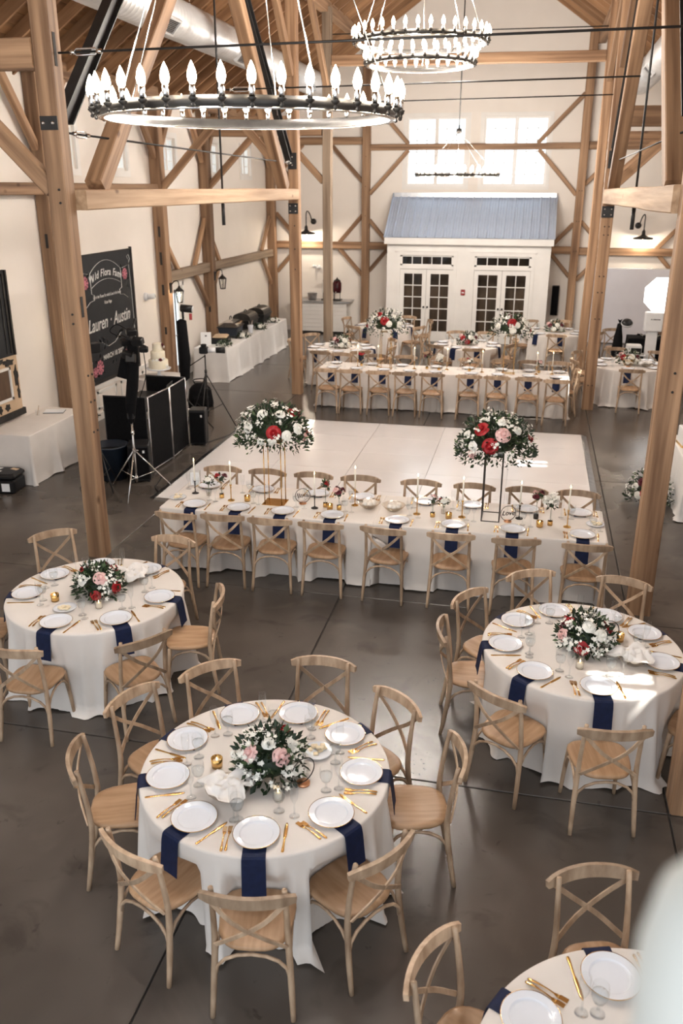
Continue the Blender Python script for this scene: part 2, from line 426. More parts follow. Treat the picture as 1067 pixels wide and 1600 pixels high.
# glazed exit door in the left wall
d = thing('door_1', 'white glazed exit door beside the lantern post', 'door', kind='structure')
a, b = DL[0], DL[1]
m = MB().box(XL - 0.10, a, 0, XL + 0.025, a + 0.08, 2.15).box(XL - 0.10, b - 0.08, 0, XL + 0.025, b, 2.15).box(XL - 0.10, a, 2.07, XL + 0.025, b, 2.15)
obj('door_frame', m.mesh('door_frame', 'trim_white'), d)
m = MB().box(XL - 0.08, a + 0.08, 0.02, XL - 0.035, a + 0.20, 2.07).box(XL - 0.08, b - 0.20, 0.02, XL - 0.035, b - 0.08, 2.07).box(XL - 0.08, a + 0.2, 0.02, XL - 0.035, b - 0.2, 0.28).box(XL - 0.08, a + 0.2, 1.92, XL - 0.035, b - 0.2, 2.07)
leafo = obj('door_leaf', m.mesh('door_leaf', 'trim_white'), d)
obj('pane', MB().box(XL - 0.06, a + 0.2, 0.28, XL - 0.055, b - 0.2, 1.92).mesh('pane', 'pane_clear'), leafo)
obj('push_bar', MB().tube([(XL - 0.03, a + 0.12, 1.0), (XL + 0.03, a + 0.16, 1.0), (XL + 0.03, b - 0.16, 1.0), (XL - 0.03, b - 0.12, 1.0)], 0.014, 8).mesh('push_bar', 'aluminium'), leafo)
obj('astragal', MB().box(XL - 0.03, (a + b) / 2 - 0.012, 0.1, XL - 0.01, (a + b) / 2 + 0.012, 2.0).mesh('astragal', 'bronze'), leafo)

# roof: boards and rafters
ceil = thing('ceiling', 'open gable roof of brown boards on exposed rafters', 'ceiling', kind='structure')
SLEN = math.hypot(XC - XL + 0.1, (XC - XL + 0.1) * SL)
al = math.atan(SL)
bw = 0.20
bme = MB().box(-bw / 2 + 0.004, Y0, 0, bw / 2 - 0.004, YB + 0.16, 0.025).mesh('board', 'roof_board')
rme = MB().box(-0.025, -0.085, 0, 0.025, 0.085, SLEN).mesh('rafter', 'rafter_wood')
obj('roof_deck', MB().add([(XL - 0.3, Y0, ZE - 0.2 + 0.14), (XC, Y0, ZR + 0.14), (XR + 0.3, Y0, ZE - 0.2 + 0.14), (XL - 0.3, YB + 0.2, ZE - 0.2 + 0.14), (XC, YB + 0.2, ZR + 0.14), (XR + 0.3, YB + 0.2, ZE - 0.2 + 0.14)],
    [(0, 1, 4, 3), (1, 2, 5, 4)]).mesh('roof_deck', 'dark_room'), ceil)
for s in (-1, 1):
    for i in range(int(SLEN / bw) + 1):
        dd = (i + 0.5) * bw
        x = XC + s * dd * math.cos(al); z = ZR + 0.10 - dd * math.sin(al)
        obj('board', bme, ceil, T((x, 0, z)) @ RY(s * al))
    y = 0.3
    while y < YB:
        x1 = XC + s * SLEN * math.cos(al); z1 = ZR - SLEN * math.sin(al)
        dirv = Vector((XC - x1, 0, ZR - z1)).normalized()
        yy = Vector((0, 1, 0)); nn = yy.cross(dirv)
        R = Matrix(((yy.x, nn.x, dirv.x, x1), (yy.y, nn.y, dirv.y, y), (yy.z, nn.z, dirv.z, z1), (0, 0, 0, 1)))
        obj('rafter', rme, ceil, R)
        y += 0.61
obj('ridge_beam', MB().box(XC - 0.04, Y0, ZR - 0.22, XC + 0.04, YB, ZR).mesh('ridge_beam', 'rafter_wood'), ceil)

# ------------------------------------------------------------------ timber frame
def timber_mesh(L, w, d, seed=0):
    r = random.Random(seed * 7 + int(L * 100))
    n = max(2, int(L / 0.9)); V = []; F = []; ch = 0.012
    for i in range(n + 1):
        z = L * i / n; jx, jy = r.uniform(-.006, .006), r.uniform(-.006, .006)
        q = 1 + r.uniform(-.012, .012)
        for (sx, sy) in ((-1, -1), (1, -1), (1, 1), (-1, 1)):
            A = (sx * (w / 2 - ch), sy * d / 2); B = (sx * w / 2, sy * (d / 2 - ch))
            for p in ((B, A) if sx * sy > 0 else (A, B)):
                V.append((p[0] * q + jx, p[1] * q + jy, z))
    for i in range(n):
        for k in range(8):
            F.append((i * 8 + k, i * 8 + (k + 1) % 8, i * 8 + 8 + (k + 1) % 8, i * 8 + 8 + k))
    F.append(tuple(range(7, -1, -1))); F.append(tuple(n * 8 + k for k in range(8)))
    return MB().add(V, F).mesh('timber', 'timber')
tc_ = [0]
def timber(name, p0, p1, w, d, parent=None, label=None, cat=None, group=None):
    p0, p1 = Vector(p0), Vector(p1); z = (p1 - p0); L = z.length; z.normalize()
    x = Vector((1, 0, 0)) if abs(z.z) > 0.99 else z.cross(Vector((0, 0, 1))).normalized()
    y = z.cross(x)
    M = Matrix(((x.x, y.x, z.x, p0.x), (x.y, y.y, z.y, p0.y), (x.z, y.z, z.z, p0.z), (0, 0, 0, 1)))
    tc_[0] += 1
    me = timber_mesh(L, w, d, tc_[0])
    if parent is None:
        return tag(obj(name, me, None, M), label, cat, group)
    return obj_w(name, me, parent, M)

XNL, XNR = -4.86, 1.30
posts = {}
def post(key, x, y, h, label, w=0.235, group=None):
    posts[key] = timber('timber_post', (x, y, 0), (x, y, h), w, w, None, label, 'post', group)
    return posts[key]
zp = roof_z(XNL) - 0.12
post('LN', -4.89, 8.78, zp, 'heavy timber post behind the round table with gold votive', 0.205)
post('LF', -4.80, 17.76, zp, 'timber post with black bolt plate beside the buffet', 0.21)
post('L3', -4.80, 20.72, zp, 'slim weathered timber post in front of the bar cabinet', 0.20)
post('RNN', 1.36, 5.48, zp, 'timber post standing beside sunlit round table chair')
post('RN', 1.35, 8.62, zp, 'broad timber post at the end of the head table', 0.225)
post('RF', 1.26, 17.68, zp, 'cracked timber post with black bolt plate beside far long table', 0.215)
post('R3', 1.24, 20.85, zp, 'timber post behind the cracked post near the porch', 0.20)
post('LB', -4.93, YB - 0.13, roof_z(-4.93) - 0.05, 'timber wall post between the bar cabinet and porch', 0.22)
post('RB', 1.09, YB - 0.13, roof_z(1.09) - 0.05, 'timber wall post beside the black wall speaker', 0.22)
WP = [(13.42, 'wall post carrying a lantern beside the chalkboard'), (17.92, 'timber wall post between exit door and cake table'), (20.68, 'timber wall post with lantern above the buffet end'), (26.1, 'corner timber post behind the black chafing dishes')]
for i, (y, l) in enumerate(WP):
    post('WL%d' % i, XL + 0.13, y, 5.82, l, 0.24)
for i, y in enumerate((5.48, 8.7, 13.42, 17.8, 20.72, 26.1)):
    post('WR%d' % i, XR - 0.13, y, 5.82, 'timber wall post of the aisle beside the photo booth', 0.24, 'aisle wall posts near the photo booth')

def beam(p0, p1, w, d, label, group=None, name='timber_beam'):
    return timber(name, p0, p1, w, d, None, label, 'beam', group)
BL = beam((-4.80, 8.92, 4.05), (-4.78, 17.62, 4.055), 0.22, 0.205, 'long pale timber beam below the near chandelier')
BR = beam((1.30, 8.76, 4.08), (1.27, 17.54, 4.03), 0.24, 0.25, 'long pale rough hewn beam above the photo booth aisle')
pl_l = beam((XL + 0.13, Y0, 5.94), (XL + 0.13, YB, 5.94), 0.24, 0.24, 'timber wall plate under the eaves of the chalkboard wall')
pl_r = beam((XR - 0.13, Y0, 5.94), (XR - 0.13, YB, 5.94), 0.24, 0.24, 'timber wall plate under the eaves of the photo booth aisle')
beam((XNL, Y0, zp + 0.02), (XNL, YB, zp + 0.02), 0.2, 0.24, 'long purlin beam under the rafters beside the silver duct')
beam((XNR, Y0, zp + 0.02), (XNR, YB, zp + 0.02), 0.2, 0.24, 'long purlin beam under the rafters over the aisle')
g1 = beam((XL + 0.1, 4.0, 4.15), (XL + 0.1, 13.3, 4.15), 0.16, 0.18, 'wall girt meeting the lantern post above the gift table')
g2 = beam((XL + 0.1, 13.54, 4.15), (XL + 0.1, 17.8, 4.15), 0.16, 0.18, 'wall girt running above the chalkboard')
g3 = beam((XL + 0.11, 18.04, 2.35), (XL + 0.11, 20.56, 2.35), 0.16, 0.22, 'grey weathered girt above the exit door')
g4 = beam((XL + 0.11, 20.8, 2.35), (XL + 0.11, 26.0, 2.33), 0.16, 0.2, 'grey weathered girt above the buffet')
gu = beam((-4.82, YB - 0.1, 5.245), (0.98, YB - 0.1, 5.245), 0.14, 0.16, 'horizontal girt crossing the large gable windows')
gul = beam((XL + 0.2, YB - 0.1, 5.42), (-5.04, YB - 0.1, 5.42), 0.14, 0.2, 'upper girt of the gable wall over the bar')
gur = beam((1.2, YB - 0.1, 5.25), (XR - 0.2, YB - 0.1, 5.25), 0.14, 0.2, 'upper girt of the gable wall over the photo booth backdrop')
gl1 = beam((XL + 0.2, YB - 0.1, 2.56), (-5.04, YB - 0.1, 2.56), 0.14, 0.2, 'girt below the barn lamp over the bar')
gl2 = beam((-4.82, YB - 0.1, 2.56), (-4.1, YB - 0.1, 2.56), 0.14, 0.2, 'short girt stub beside the porch and bar')
gl3 = beam((0.45, YB - 0.1, 2.52), (0.98, YB - 0.1, 2.52), 0.14, 0.2, 'short girt stub beside the black wall speaker')
gl4 = beam((1.2, YB - 0.1, 2.50), (XR - 0.2, YB - 0.1, 2.50), 0.14, 0.2, 'girt below the barn lamp over the photo booth backdrop')
t_ln = beam((-5.0, 8.78, 5.42), (XL + 0.2, 8.78, 5.42), 0.24, 0.27, 'thick tie beam meeting the heavy post below the rafters')
t_lf = beam((-4.92, 17.8, 5.41), (XL + 0.25, 17.9, 5.41), 0.18, 0.14, 'aisle tie beam between bolted post and exit door post')
t_l3 = beam((-4.92, 20.72, 5.34), (XL + 0.25, 20.7, 5.34), 0.18, 0.14, 'aisle tie beam above the buffet lantern post')
t_rf = beam((1.38, 17.7, 5.38), (XR - 0.25, 17.8, 5.38), 0.2, 0.34, 'deep aisle tie beam meeting the cracked post')
t_r3 = beam((1.36, 20.85, 5.2), (XR - 0.25, 20.75, 5.2), 0.18, 0.2, 'aisle tie beam meeting the post near the porch')
t_rn = beam((1.48, 8.62, 5.42), (XR - 0.25, 8.7, 5.42), 0.2, 0.27, 'tie beam meeting the broad post by the head table')
beam((-4.69, 20.72, 6.78), (1.13, 20.85, 6.75), 0.18, 0.21, 'collar tie beam spanning below the two tier chandelier')
for b_, mt_ in ((BL, 'timber_pale'), (BR, 'timber_pale'), (g3, 'timber_grey'), (g4, 'timber_grey'), (posts['L3'], 'timber_grey')):
    b_.data.materials[0] = MAT[mt_]
# timber struts of the two queen trusses, meeting under the purlins
for x, side in ((-4.84, 'below the silver duct'), (1.28, 'above the photo booth aisle')):
    timber('timber_strut', (x, 9.45, 4.17), (x, 13.35, 7.95), 0.2, 0.22, None, 'slanting timber strut rising from the heavy post end of beam ' + side, 'strut')
    timber('timber_strut', (x, 17.1, 4.17), (x, 13.65, 8.0), 0.2, 0.22, None, 'slanting timber strut rising from the bolted post end of beam ' + side, 'strut')
    for (ya, za, yb, zb, l) in ((8.95, 4.85, 12.1, 7.85, 'heavy post'), (17.6, 4.72, 14.1, 7.95, 'bolted post')):
        p0, p1 = Vector((x - 0.02, ya, za)), Vector((x - 0.02, yb, zb)); z = (p1 - p0); L = z.length; z.normalize(); xx = Vector((1, 0, 0)); y = z.cross(xx)
        M = Matrix(((xx.x, y.x, z.x, p0.x), (xx.y, y.y, z.y, p0.y), (xx.z, y.z, z.z, p0.z), (0, 0, 0, 1)))
        tag(obj('steel_strut', MB().box(-0.06, -0.09, 0, 0.06, -0.075, L).box(-0.06, 0.075, 0, 0.06, 0.09, L).box(-0.008, -0.075, 0, 0.008, 0.075, L).mesh('steel_strut', 'black_steel'), None, M), 'black steel strut slanting up from the %s %s' % (l, side), 'strut')
    kr = thing('king_rod', 'black vertical steel rod through the long beam ' + side, 'rod', (x + 0.04, 13.5, 0))
    obj('rod', MB().tube([(0, 0, 3.62), (0, 0, 8.0)], 0.016, 8).mesh('rod', 'black_steel'), kr)
    obj('end_sleeve', MB().tube([(0, 0, 3.62), (0, 0, 3.94)], 0.028, 8).mesh('end_sleeve', 'black_steel'), kr)
# tie rods with turnbuckles
def tie_rod(p0, p1, label, tb=(0.06,)):
    p0, p1 = Vector(p0), Vector(p1)
    t = thing('tie_rod', label, 'rod', p0)
    dv = p1 - p0
    obj('rod', MB().tube([(0, 0, 0), dv], 0.011, 6).mesh('rod', 'black_steel'), t)
    u = dv.normalized()
    for k in tb:
        c = dv * k
        sidev = Vector((0, 0, 1))
        m = MB()
        for sgn in (-1, 1):
            m.tube([c - u * 0.13, c - u * 0.1 + sidev * 0.028 * sgn, c + u * 0.1 + sidev * 0.028 * sgn, c + u * 0.13], 0.009, 6)
        m.tube([c - u * 0.17, c - u * 0.12], 0.022, 8).tube([c + u * 0.12, c + u * 0.17], 0.022, 8)
        obj('turnbuckle', m.mesh('turnbuckle', 'chrome'), t)
tie_rod((-4.77, 8.78, 5.42), (1.22, 8.62, 5.45), 'steel tie rod crossing above the near chandelier', (0.05,))
tie_rod((-4.77, 13.4, 5.52), (1.2, 13.4, 5.58), 'steel tie rod crossing below the two tier chandelier', (0.06,))
tie_rod((-4.68, 17.76, 5.68), (1.15, 17.68, 5.74), 'steel tie rod crossing between the bolted posts', (0.06,))
tie_rod((-4.68, 20.72, 7.3), (1.13, 20.85, 7.3), 'steel tie rod crossing above the collar tie beam', (0.2,))
tie_rod((-4.83, 8.9, 4.70), (-4.8, 17.6, 4.62), 'steel rod with turnbuckle running along the pale beam below the duct', (0.035, 0.97))
tie_rod((1.33, 8.8, 4.70), (1.28, 17.5, 4.62), 'steel rod with turnbuckle running along the beam over the aisle', (0.97,))

def brace(key, p0, p1, w=0.11, d=0.13):
    return timber('brace', p0, p1, w, d, posts[key])
yb = YB - 0.09
def kback(key, x, s, zs, run=0.8):
    for z, sg, rr in zs:
        brace(key, (x + s * 0.1, yb, z + sg * (0.10 + rr)), (x + s * (0.05 + rr), yb, z + sg * 0.08), 0.08, 0.11)
kback('LB', -4.93, 1, [(5.245, 1, 1.15), (5.245, -1, 1.15)])
kback('RB', 1.09, -1, [(5.245, 1, 1.2), (5.245, -1, 1.15)])
kback('LB', -4.93, -1, [(5.42, -1, 1.0), (2.56, 1, 0.75), (2.56, -1, 0.75)])
kback('LB', -4.93, 1, [(2.56, 1, 0.62), (2.56, -1, 0.62)])
kback('RB', 1.09, -1, [(2.52, 1, 0.62), (2.52, -1, 0.62)])
kback('RB', 1.09, 1, [(2.50, 1, 0.7), (2.50, -1, 0.7), (5.25, -1, 0.9)])
kback('WL3', XL + 0.13, 1, [(2.56, 1, 0.8), (2.56, -1, 0.7), (5.42, -1, 0.9)])
kback('WR5', XR - 0.13, -1, [(2.50, 1, 0.9), (2.50, -1, 0.8), (5.25, -1, 1.0)])
# braces in the plane of the left wall
xw = XL + 0.1
def kwall(key, y, s, z, sg, ry, rz):
    brace(key, (xw, y + s * 0.1, z + sg * rz), (xw, y + s * ry, z + sg * 0.08), 0.08, 0.12)
kwall('WL1', 17.92, 1, 2.35, 1, 0.85, 0.85)
kwall('WL2', 20.68, -1, 2.35, 1, 0.9, 1.1); kwall('WL2', 20.68, -1, 2.35, -1, 0.9, 0.9)
kwall('WL2', 20.68, 1, 2.35, 1, 0.8, 0.9); kwall('WL2', 20.68, 1, 2.35, -1, 0.7, 0.75)
kwall('WL3', 26.1, -1, 2.35, 1, 1.0, 1.0); kwall('WL3', 26.1, -1, 2.35, -1, 0.95, 0.9)
for k, y in (('WL0', 13.42), ('WL1', 17.92), ('WL2', 20.68), ('WL3', 26.1)):
    for s in (-1, 1):
        if k == 'WL3' and s > 0: continue
        brace(k, (xw + 0.02, y + s * 0.1, 4.75), (xw + 0.02, y + s * 0.95, 5.85), 0.1, 0.13)
for k, y in (('WR2', 13.42), ('WR3', 17.8), ('WR4', 20.72)):
    for s in (-1, 1):
        brace(k, (XR - 0.12, y + s * 0.1, 4.75), (XR - 0.12, y + s * 0.95, 5.85), 0.1, 0.13)
# aisle braces, post to tie beam
brace('LN', (-4.98, 8.78, 4.15), (-6.15, 8.78, 5.32), 0.13, 0.17)
brace('LF', (-4.9, 17.78, 4.3), (-5.85, 17.8, 5.36), 0.12, 0.15); brace('WL1', (XL + 0.22, 17.9, 4.15), (XL + 1.45, 17.85, 5.36), 0.12, 0.14)
brace('L3', (-4.9, 20.72, 4.3), (-5.85, 20.72, 5.28), 0.12, 0.14); brace('WL2', (XL + 0.22, 20.7, 4.2), (XL + 1.35, 20.7, 5.28), 0.12, 0.14)
brace('RF', (1.36, 17.7, 4.25), (2.45, 17.72, 5.28), 0.12, 0.16); brace('R3', (1.34, 20.83, 4.2), (2.35, 20.8, 5.12), 0.12, 0.14)
brace('RN', (1.48, 8.62, 4.2), (2.55, 8.65, 5.3), 0.13, 0.16)
# purlin braces
brace('LF', (-4.8, 17.66, 6.2), (-4.84, 16.35, 7.85), 0.12, 0.16); brace('L3', (-4.8, 20.62, 6.3), (-4.84, 19.3, 7.85), 0.12, 0.15)
brace('RF', (1.26, 17.58, 6.2), (1.3, 16.35, 7.85), 0.12, 0.16); brace('R3', (1.24, 20.75, 6.3), (1.3, 19.4, 7.85), 0.12, 0.15)

# bolted steel plates, dark blocks painting the shade of empty joints and pegs on the posts
def plate(key, x, y, z, w, h, n=(2, 2)):
    m = MB().box(x - w / 2, y - 0.012, z - h / 2, x + w / 2, y, z + h / 2)
    p = obj_w('bolt_plate', m.mesh('bolt_plate', 'black_steel'), posts[key], Matrix())
    m = MB()
    for i in range(n[0]):
        for j in range(n[1]):
            cx = x + (i - (n[0] - 1) / 2) * w * 0.55; cz = z + (j - (n[1] - 1) / 2) * h * 0.5
            m.lathe([(0.0, 0.03), (0.014, 0.026), (0.017, 0.0)], 8, T((cx, y - 0.012, cz)) @ RX(PI / 2))
    b = obj('bolt', m.mesh('bolt', 'chrome'), p)
plate('LN', -4.89, 8.674, 4.78, 0.19, 0.13, (2, 1))
plate('LF', -4.80, 17.652, 4.66, 0.17, 0.30, (1, 2)); plate('LF', -4.80, 17.652, 3.78, 0.2, 0.2)
plate('RF', 1.26, 17.57, 4.66, 0.17, 0.30, (1, 2)); plate('RF', 1.26, 17.57, 3.76, 0.22, 0.2)
def shade_pocket(key, face, x, y, z, w, h):
    m = MB()
    if face == 'x': m.box(x - 0.02, y - w / 2, z - h / 2, x + 0.0015, y + w / 2, z + h / 2)
    else: m.box(x - w / 2, y - 0.0015, z - h / 2, x + w / 2, y + 0.02, z + h / 2)
    obj_w('mortise_shade', m.mesh('mortise_shade', 'joint_dark'), posts[key], Matrix())  # solid dark block flush with the face, painted as the hollow's shade
shade_pocket('LN', 'x', -4.89 + 0.104, 8.75, 5.45, 0.05, 0.30); shade_pocket('LN', 'x', -4.89 + 0.104, 8.77, 2.95, 0.05, 0.22)
for k, y in (('WL0', 13.42), ('WL1', 17.92)):
    for z in (3.3, 2.1, 1.2, 0.95) if k == 'WL1' else (3.35,):
        shade_pocket(k, 'y', XL + 0.13, y - 0.121, z, 0.05, 0.22)
shade_pocket('WL1', 'y', XL + 0.13, 17.8, 2.75, 0.05, 0.26); shade_pocket('WL2', 'y', XL + 0.13, 20.56, 3.85, 0.05, 0.16); shade_pocket('WL2', 'y', XL + 0.13, 20.56, 1.35, 0.05, 0.14)
peg_me = MB().lathe([(0.0, 0.008), (0.012, 0.008), (0.013, -0.01)], 8).mesh('peg', 'joint_dark')
def pegs(key, face, x, y, zs, ds=(0,)):
    for z in zs:
        for q in ds:
            obj_w('peg', peg_me, posts[key], (T((x, y + q, z)) @ RY(PI / 2)) if face == 'x' else (T((x + q, y, z)) @ RX(PI / 2)))
pegs('LN', 'y', -4.89, 8.674, (2.88, 2.78, 4.15, 4.02), (0.03,)); pegs('LN', 'x', -4.785, 8.78, (2.2, 1.9, 1.55), (-0.04, 0.05))
pegs('LF', 'y', -4.8, 17.652, (3.45, 3.0, 2.6), (0.02,)); pegs('RF', 'y', 1.26, 17.57, (3.5, 3.35, 2.6, 2.3, 1.8, .5), (-0.03, 0.05))
pegs('RN', 'y', 1.35, 8.505, (2.55, 2.37), (0.02,)); pegs('LB', 'y', -4.93, YB - 0.245, (5.0, 4.2, 3.4), (0.0,)); pegs('RB', 'y', 1.09, YB - 0.245, (4.1, 3.3, 2.5), (-0.03, 0.04))

# spiral ducts with grilles
def duct(x, z, r, label, s):
    t = thing('spiral_duct', label, 'duct', (x, 0, z))
    n = 40; V = []; F = []; ys = []
    m = MB(); y = -0.5
    prof = []
    while y < 24.5:
        prof += [(r, y), (r, y + 0.10), (r + 0.006, y + 0.108), (r, y + 0.116)]; y += 0.125
    m.lathe(prof, 32, RX(-PI / 2))
    obj('duct_shell', m.mesh('duct_shell', 'duct_metal'), t)
    for yy in (3.5, 7.0, 10.2, 13.6, 17.0, 20.5):
        a = -0.75 if s > 0 else PI + 0.75
        M = T((0, yy, 0)) @ RY(-a) @ T((r, 0, 0))
        g = MB().box(-0.03, -0.24, -0.13, 0.035, -0.2, 0.13, M).box(-0.03, 0.2, -0.13, 0.035, 0.24, 0.13, M).box(-0.03, -0.2, -0.13, 0.035, 0.2, -0.1, M).box(-0.03, -0.2, 0.1, 0.035, 0.2, 0.13, M)
        gr = obj('grille', g.mesh('grille', 'duct_metal'), t)
        v = MB().box(-0.01, -0.2, -0.1, 0.012, 0.2, 0.1, M, 0)
        for k in range(8):
            v.box(0.012, -0.2, -0.088 + k * 0.025, 0.022, 0.2, -0.08 + k * 0.025, M, 1)
        obj('louvre', v.mesh('louvre', 'joint_dark', 'aluminium'), gr)
    for yy in (9.0, 15.0, 21.0):
        h = roof_z(x) - z
        obj('hanger', MB().tube([(0, yy, r), (0, yy, h)], 0.006, 5).mesh('hanger', 'chrome'), t)
duct(-5.75, 6.62, 0.29, 'silver spiral duct hanging below the rafters on the chalkboard side', 1)
duct(2.2, 6.62, 0.29, 'silver spiral duct hanging over the photo booth aisle', -1)

# dance floor
df = thing('dance_floor', 'glossy white panelled dance floor with metal edge ramp', 'dance floor', (0, 0, 0))
DX = [-5.05 + 1.222 * i for i in range(6)]; DY = [10.78 + 0.95 * i for i in range(6)]
dme = MB().cbox(-0.611 + 0.003, -0.475 + 0.003, 0.002, 0.611 - 0.003, 0.475 - 0.003, 0.022, 0.003).mesh('floor_panel', 'dance_white')
for i in range(5):
    for j in range(5):
        obj('floor_panel', dme, df, T((DX[i] + 0.611, DY[j] + 0.475, 0)))
obj('panel_underlay', MB().box(DX[0], DY[0], 0, DX[5], DY[5], 0.008).mesh('panel_underlay', 'aluminium'), df)
def ramp(x0, y0, x1, y1, nx, ny, wd=0.09):
    V = [(x0, y0, 0.022), (x1, y1, 0.022), (x1 + nx * wd, y1 + ny * wd, 0.001), (x0 + nx * wd, y0 + ny * wd, 0.001), (x0, y0, 0.0), (x1, y1, 0.0)]
    obj('edge_ramp', MB().add(V, [(0, 1, 2, 3), (3, 2, 1, 0), (0, 4, 5, 1)]).mesh('edge_ramp', 'aluminium'), df)
ramp(DX[0], DY[5], DX[0], DY[0], -1, 0); ramp(DX[5], DY[0], DX[5], DY[5], 1, 0); ramp(DX[0], DY[5], DX[5], DY[5], 0, 1); ramp(DX[5], DY[0], DX[0], DY[0], 0, -1)

# ------------------------------------------------------------------ porch with metal roof and french doors
VX0, VX1, VY = -4.08, 0.42, 25.0
vb = thing('porch', 'white panelled porch with blue grey metal roof against the gable wall', 'porch', (0, 0, 0))
D1, D2 = (-3.70, -2.20), (-1.62, -0.08)
m = MB()
holes_wall(m, 'y', VY, VY + 0.12, (VX0, VX1), (0, 2.72), [(D1[0], D1[1], 0, 2.40), (D2[0], D2[1], 0, 2.40)])
m.box(VX0, VY + 0.12, 0, VX0 + 0.1, YB - 0.02, 2.72).box(VX1 - 0.1, VY + 0.12, 0, VX1, YB - 0.02, 2.72)
obj('porch_wall', m.mesh('porch_wall', 'trim_white'), vb)
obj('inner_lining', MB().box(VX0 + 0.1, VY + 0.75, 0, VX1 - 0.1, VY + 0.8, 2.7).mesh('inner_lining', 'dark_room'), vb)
obj('fascia', MB().box(VX0 - 0.06, VY - 0.17, 2.70, VX1 + 0.06, VY - 0.13, 2.90).box(VX0 - 0.06, VY - 0.13, 2.70, VX1 + 0.06, VY + 0.12, 2.74).mesh('fascia', 'trim_white'), vb)
m = MB()
for d_ in (D1, D2):
    a, b = d_
    m.box(a - 0.10, VY - 0.025, 0, a, VY, 2.40).box(b, VY - 0.025, 0, b + 0.10, VY, 2.40).box(a - 0.10, VY - 0.025, 2.40, b + 0.10, VY, 2.50).box(a - 0.13, VY - 0.04, 2.50, b + 0.13, VY, 2.53)
    m.box(a, VY - 0.01, 2.03, b, VY + 0.06, 2.12)
obj('door_casing', m.mesh('door_casing', 'trim_white'), vb)
# roof sheets with standing ribs
p0 = Vector((0, VY - 0.20, 2.88)); p1 = Vector((0, YB - 0.02, 3.98))
rl = (p1 - p0).length; ang = math.atan2(p1.z - p0.z, p1.y - p0.y)
npan = 20; pwid = (VX1 - VX0 + 0.16) / npan
m = MB().box(0.0, 0, 0, pwid, rl, 0.012)
for k, (u, hh, ww) in enumerate(((0.0, 0.05, 0.045), (pwid * 0.36, 0.014, 0.025), (pwid * 0.68, 0.014, 0.025))):
    m.add([(u, 0, 0.012), (u + ww * 0.3, 0, 0.012 + hh), (u + ww * 0.7, 0, 0.012 + hh), (u + ww, 0, 0.012), (u, rl, 0.012), (u + ww * 0.3, rl, 0.012 + hh), (u + ww * 0.7, rl, 0.012 + hh), (u + ww, rl, 0.012)],
          [(0, 1, 5, 4), (1, 2, 6, 5), (2, 3, 7, 6), (3, 2, 1, 0)])
rme2 = m.mesh('roof_sheet', 'steel_blue')
for i in range(npan):
    obj('roof_sheet', rme2, vb, T((VX0 - 0.08 + i * pwid, p0.y, p0.z)) @ RX(ang))
obj('ridge_flashing', MB().box(VX0 - 0.02, YB - 0.16, 3.92, VX1 + 0.05, YB - 0.01, 4.04).mesh('ridge_flashing', 'aluminium'), vb)
obj('gable_cheek', MB().prism([(VY - 0.1, 2.74), (YB - 0.02, 2.74), (YB - 0.02, 3.9)], VX0 + 0.02, VX0 + 0.08, Matrix(((0, 0, 1, 0), (1, 0, 0, 0), (0, 1, 0, 0), (0, 0, 0, 1)))).mesh('gable_cheek', 'trim_white'), vb)
obj('gable_cheek', MB().prism([(VY - 0.1, 2.74), (YB - 0.02, 2.74), (YB - 0.02, 3.9)], VX1 - 0.08, VX1 - 0.02, Matrix(((0, 0, 1, 0), (1, 0, 0, 0), (0, 1, 0, 0), (0, 0, 0, 1)))).mesh('gable_cheek', 'trim_white'), vb)
for (a, b) in (D1, D2):
    for i in range(2):
        w = (b - a) / 2; x = a + i * w + 0.004; x2 = a + (i + 1) * w - 0.004
        st = 0.115; z0, z1, tz = 0.30, 1.90, 2.02
        m = MB().box(x, VY + 0.02, 0.01, x + st, VY + 0.065, tz).box(x2 - st, VY + 0.02, 0.01, x2, VY + 0.065, tz).box(x + st, VY + 0.02, 0.01, x2 - st, VY + 0.065, z0).box(x + st, VY + 0.02, z1, x2 - st, VY + 0.065, tz)
        pw = (x2 - x - 2 * st) / 2; ph = (z1 - z0) / 5
        m.box(x + st + pw - 0.012, VY + 0.02, z0, x + st + pw + 0.012, VY + 0.06, z1)
        for k in range(1, 5):
            m.box(x + st, VY + 0.02, z0 + k * ph - 0.012, x2 - st, VY + 0.06, z0 + k * ph + 0.012)
        dl = obj('french_door', m.mesh('french_door', 'trim_white'), vb)
        pme = MB().box(-pw / 2, 0, -ph / 2, pw / 2, 0.004, ph / 2).mesh('pane', 'pane_clear')
        for c_ in range(2):
            for r_ in range(5):
                obj('pane', pme, dl, T((x + st + pw * (c_ + 0.5), VY + 0.045, z0 + ph * (r_ + 0.5))))
        kx = x2 - 0.05 if i == 0 else x + 0.05
        obj('door_knob', MB().lathe([(0, 0.06), (0.022, 0.055), (0.026, 0.04), (0.012, 0.02), (0.012, 0.01), (0.028, 0.008), (0.028, 0)], 12, T((kx, VY + 0.02, 0.98)) @ RX(PI / 2)).mesh('door_knob', 'black_steel'), dl)
    m = MB(); n = 5; w = (b - a - 0.12) / n
    m.box(a, VY + 0.02, 2.12, a + 0.06, VY + 0.06, 2.40).box(b - 0.06, VY + 0.02, 2.12, b, VY + 0.06, 2.40).box(a, VY + 0.02, 2.36, b, VY + 0.06, 2.40).box(a, VY + 0.02, 2.12, b, VY + 0.06, 2.16)
    for k in range(1, n): m.box(a + 0.06 + k * w - 0.012, VY + 0.02, 2.16, a + 0.06 + k * w + 0.012, VY + 0.06, 2.36)
    tr_ = obj('transom', m.mesh('transom', 'trim_white'), vb)
    pme = MB().box(-w / 2, 0, -0.1, w / 2, 0.004, 0.1).mesh('pane', 'pane_clear')
    for k in range(n): obj('pane', pme, tr_, T((a + 0.06 + (k + 0.5) * w, VY + 0.045, 2.26)))
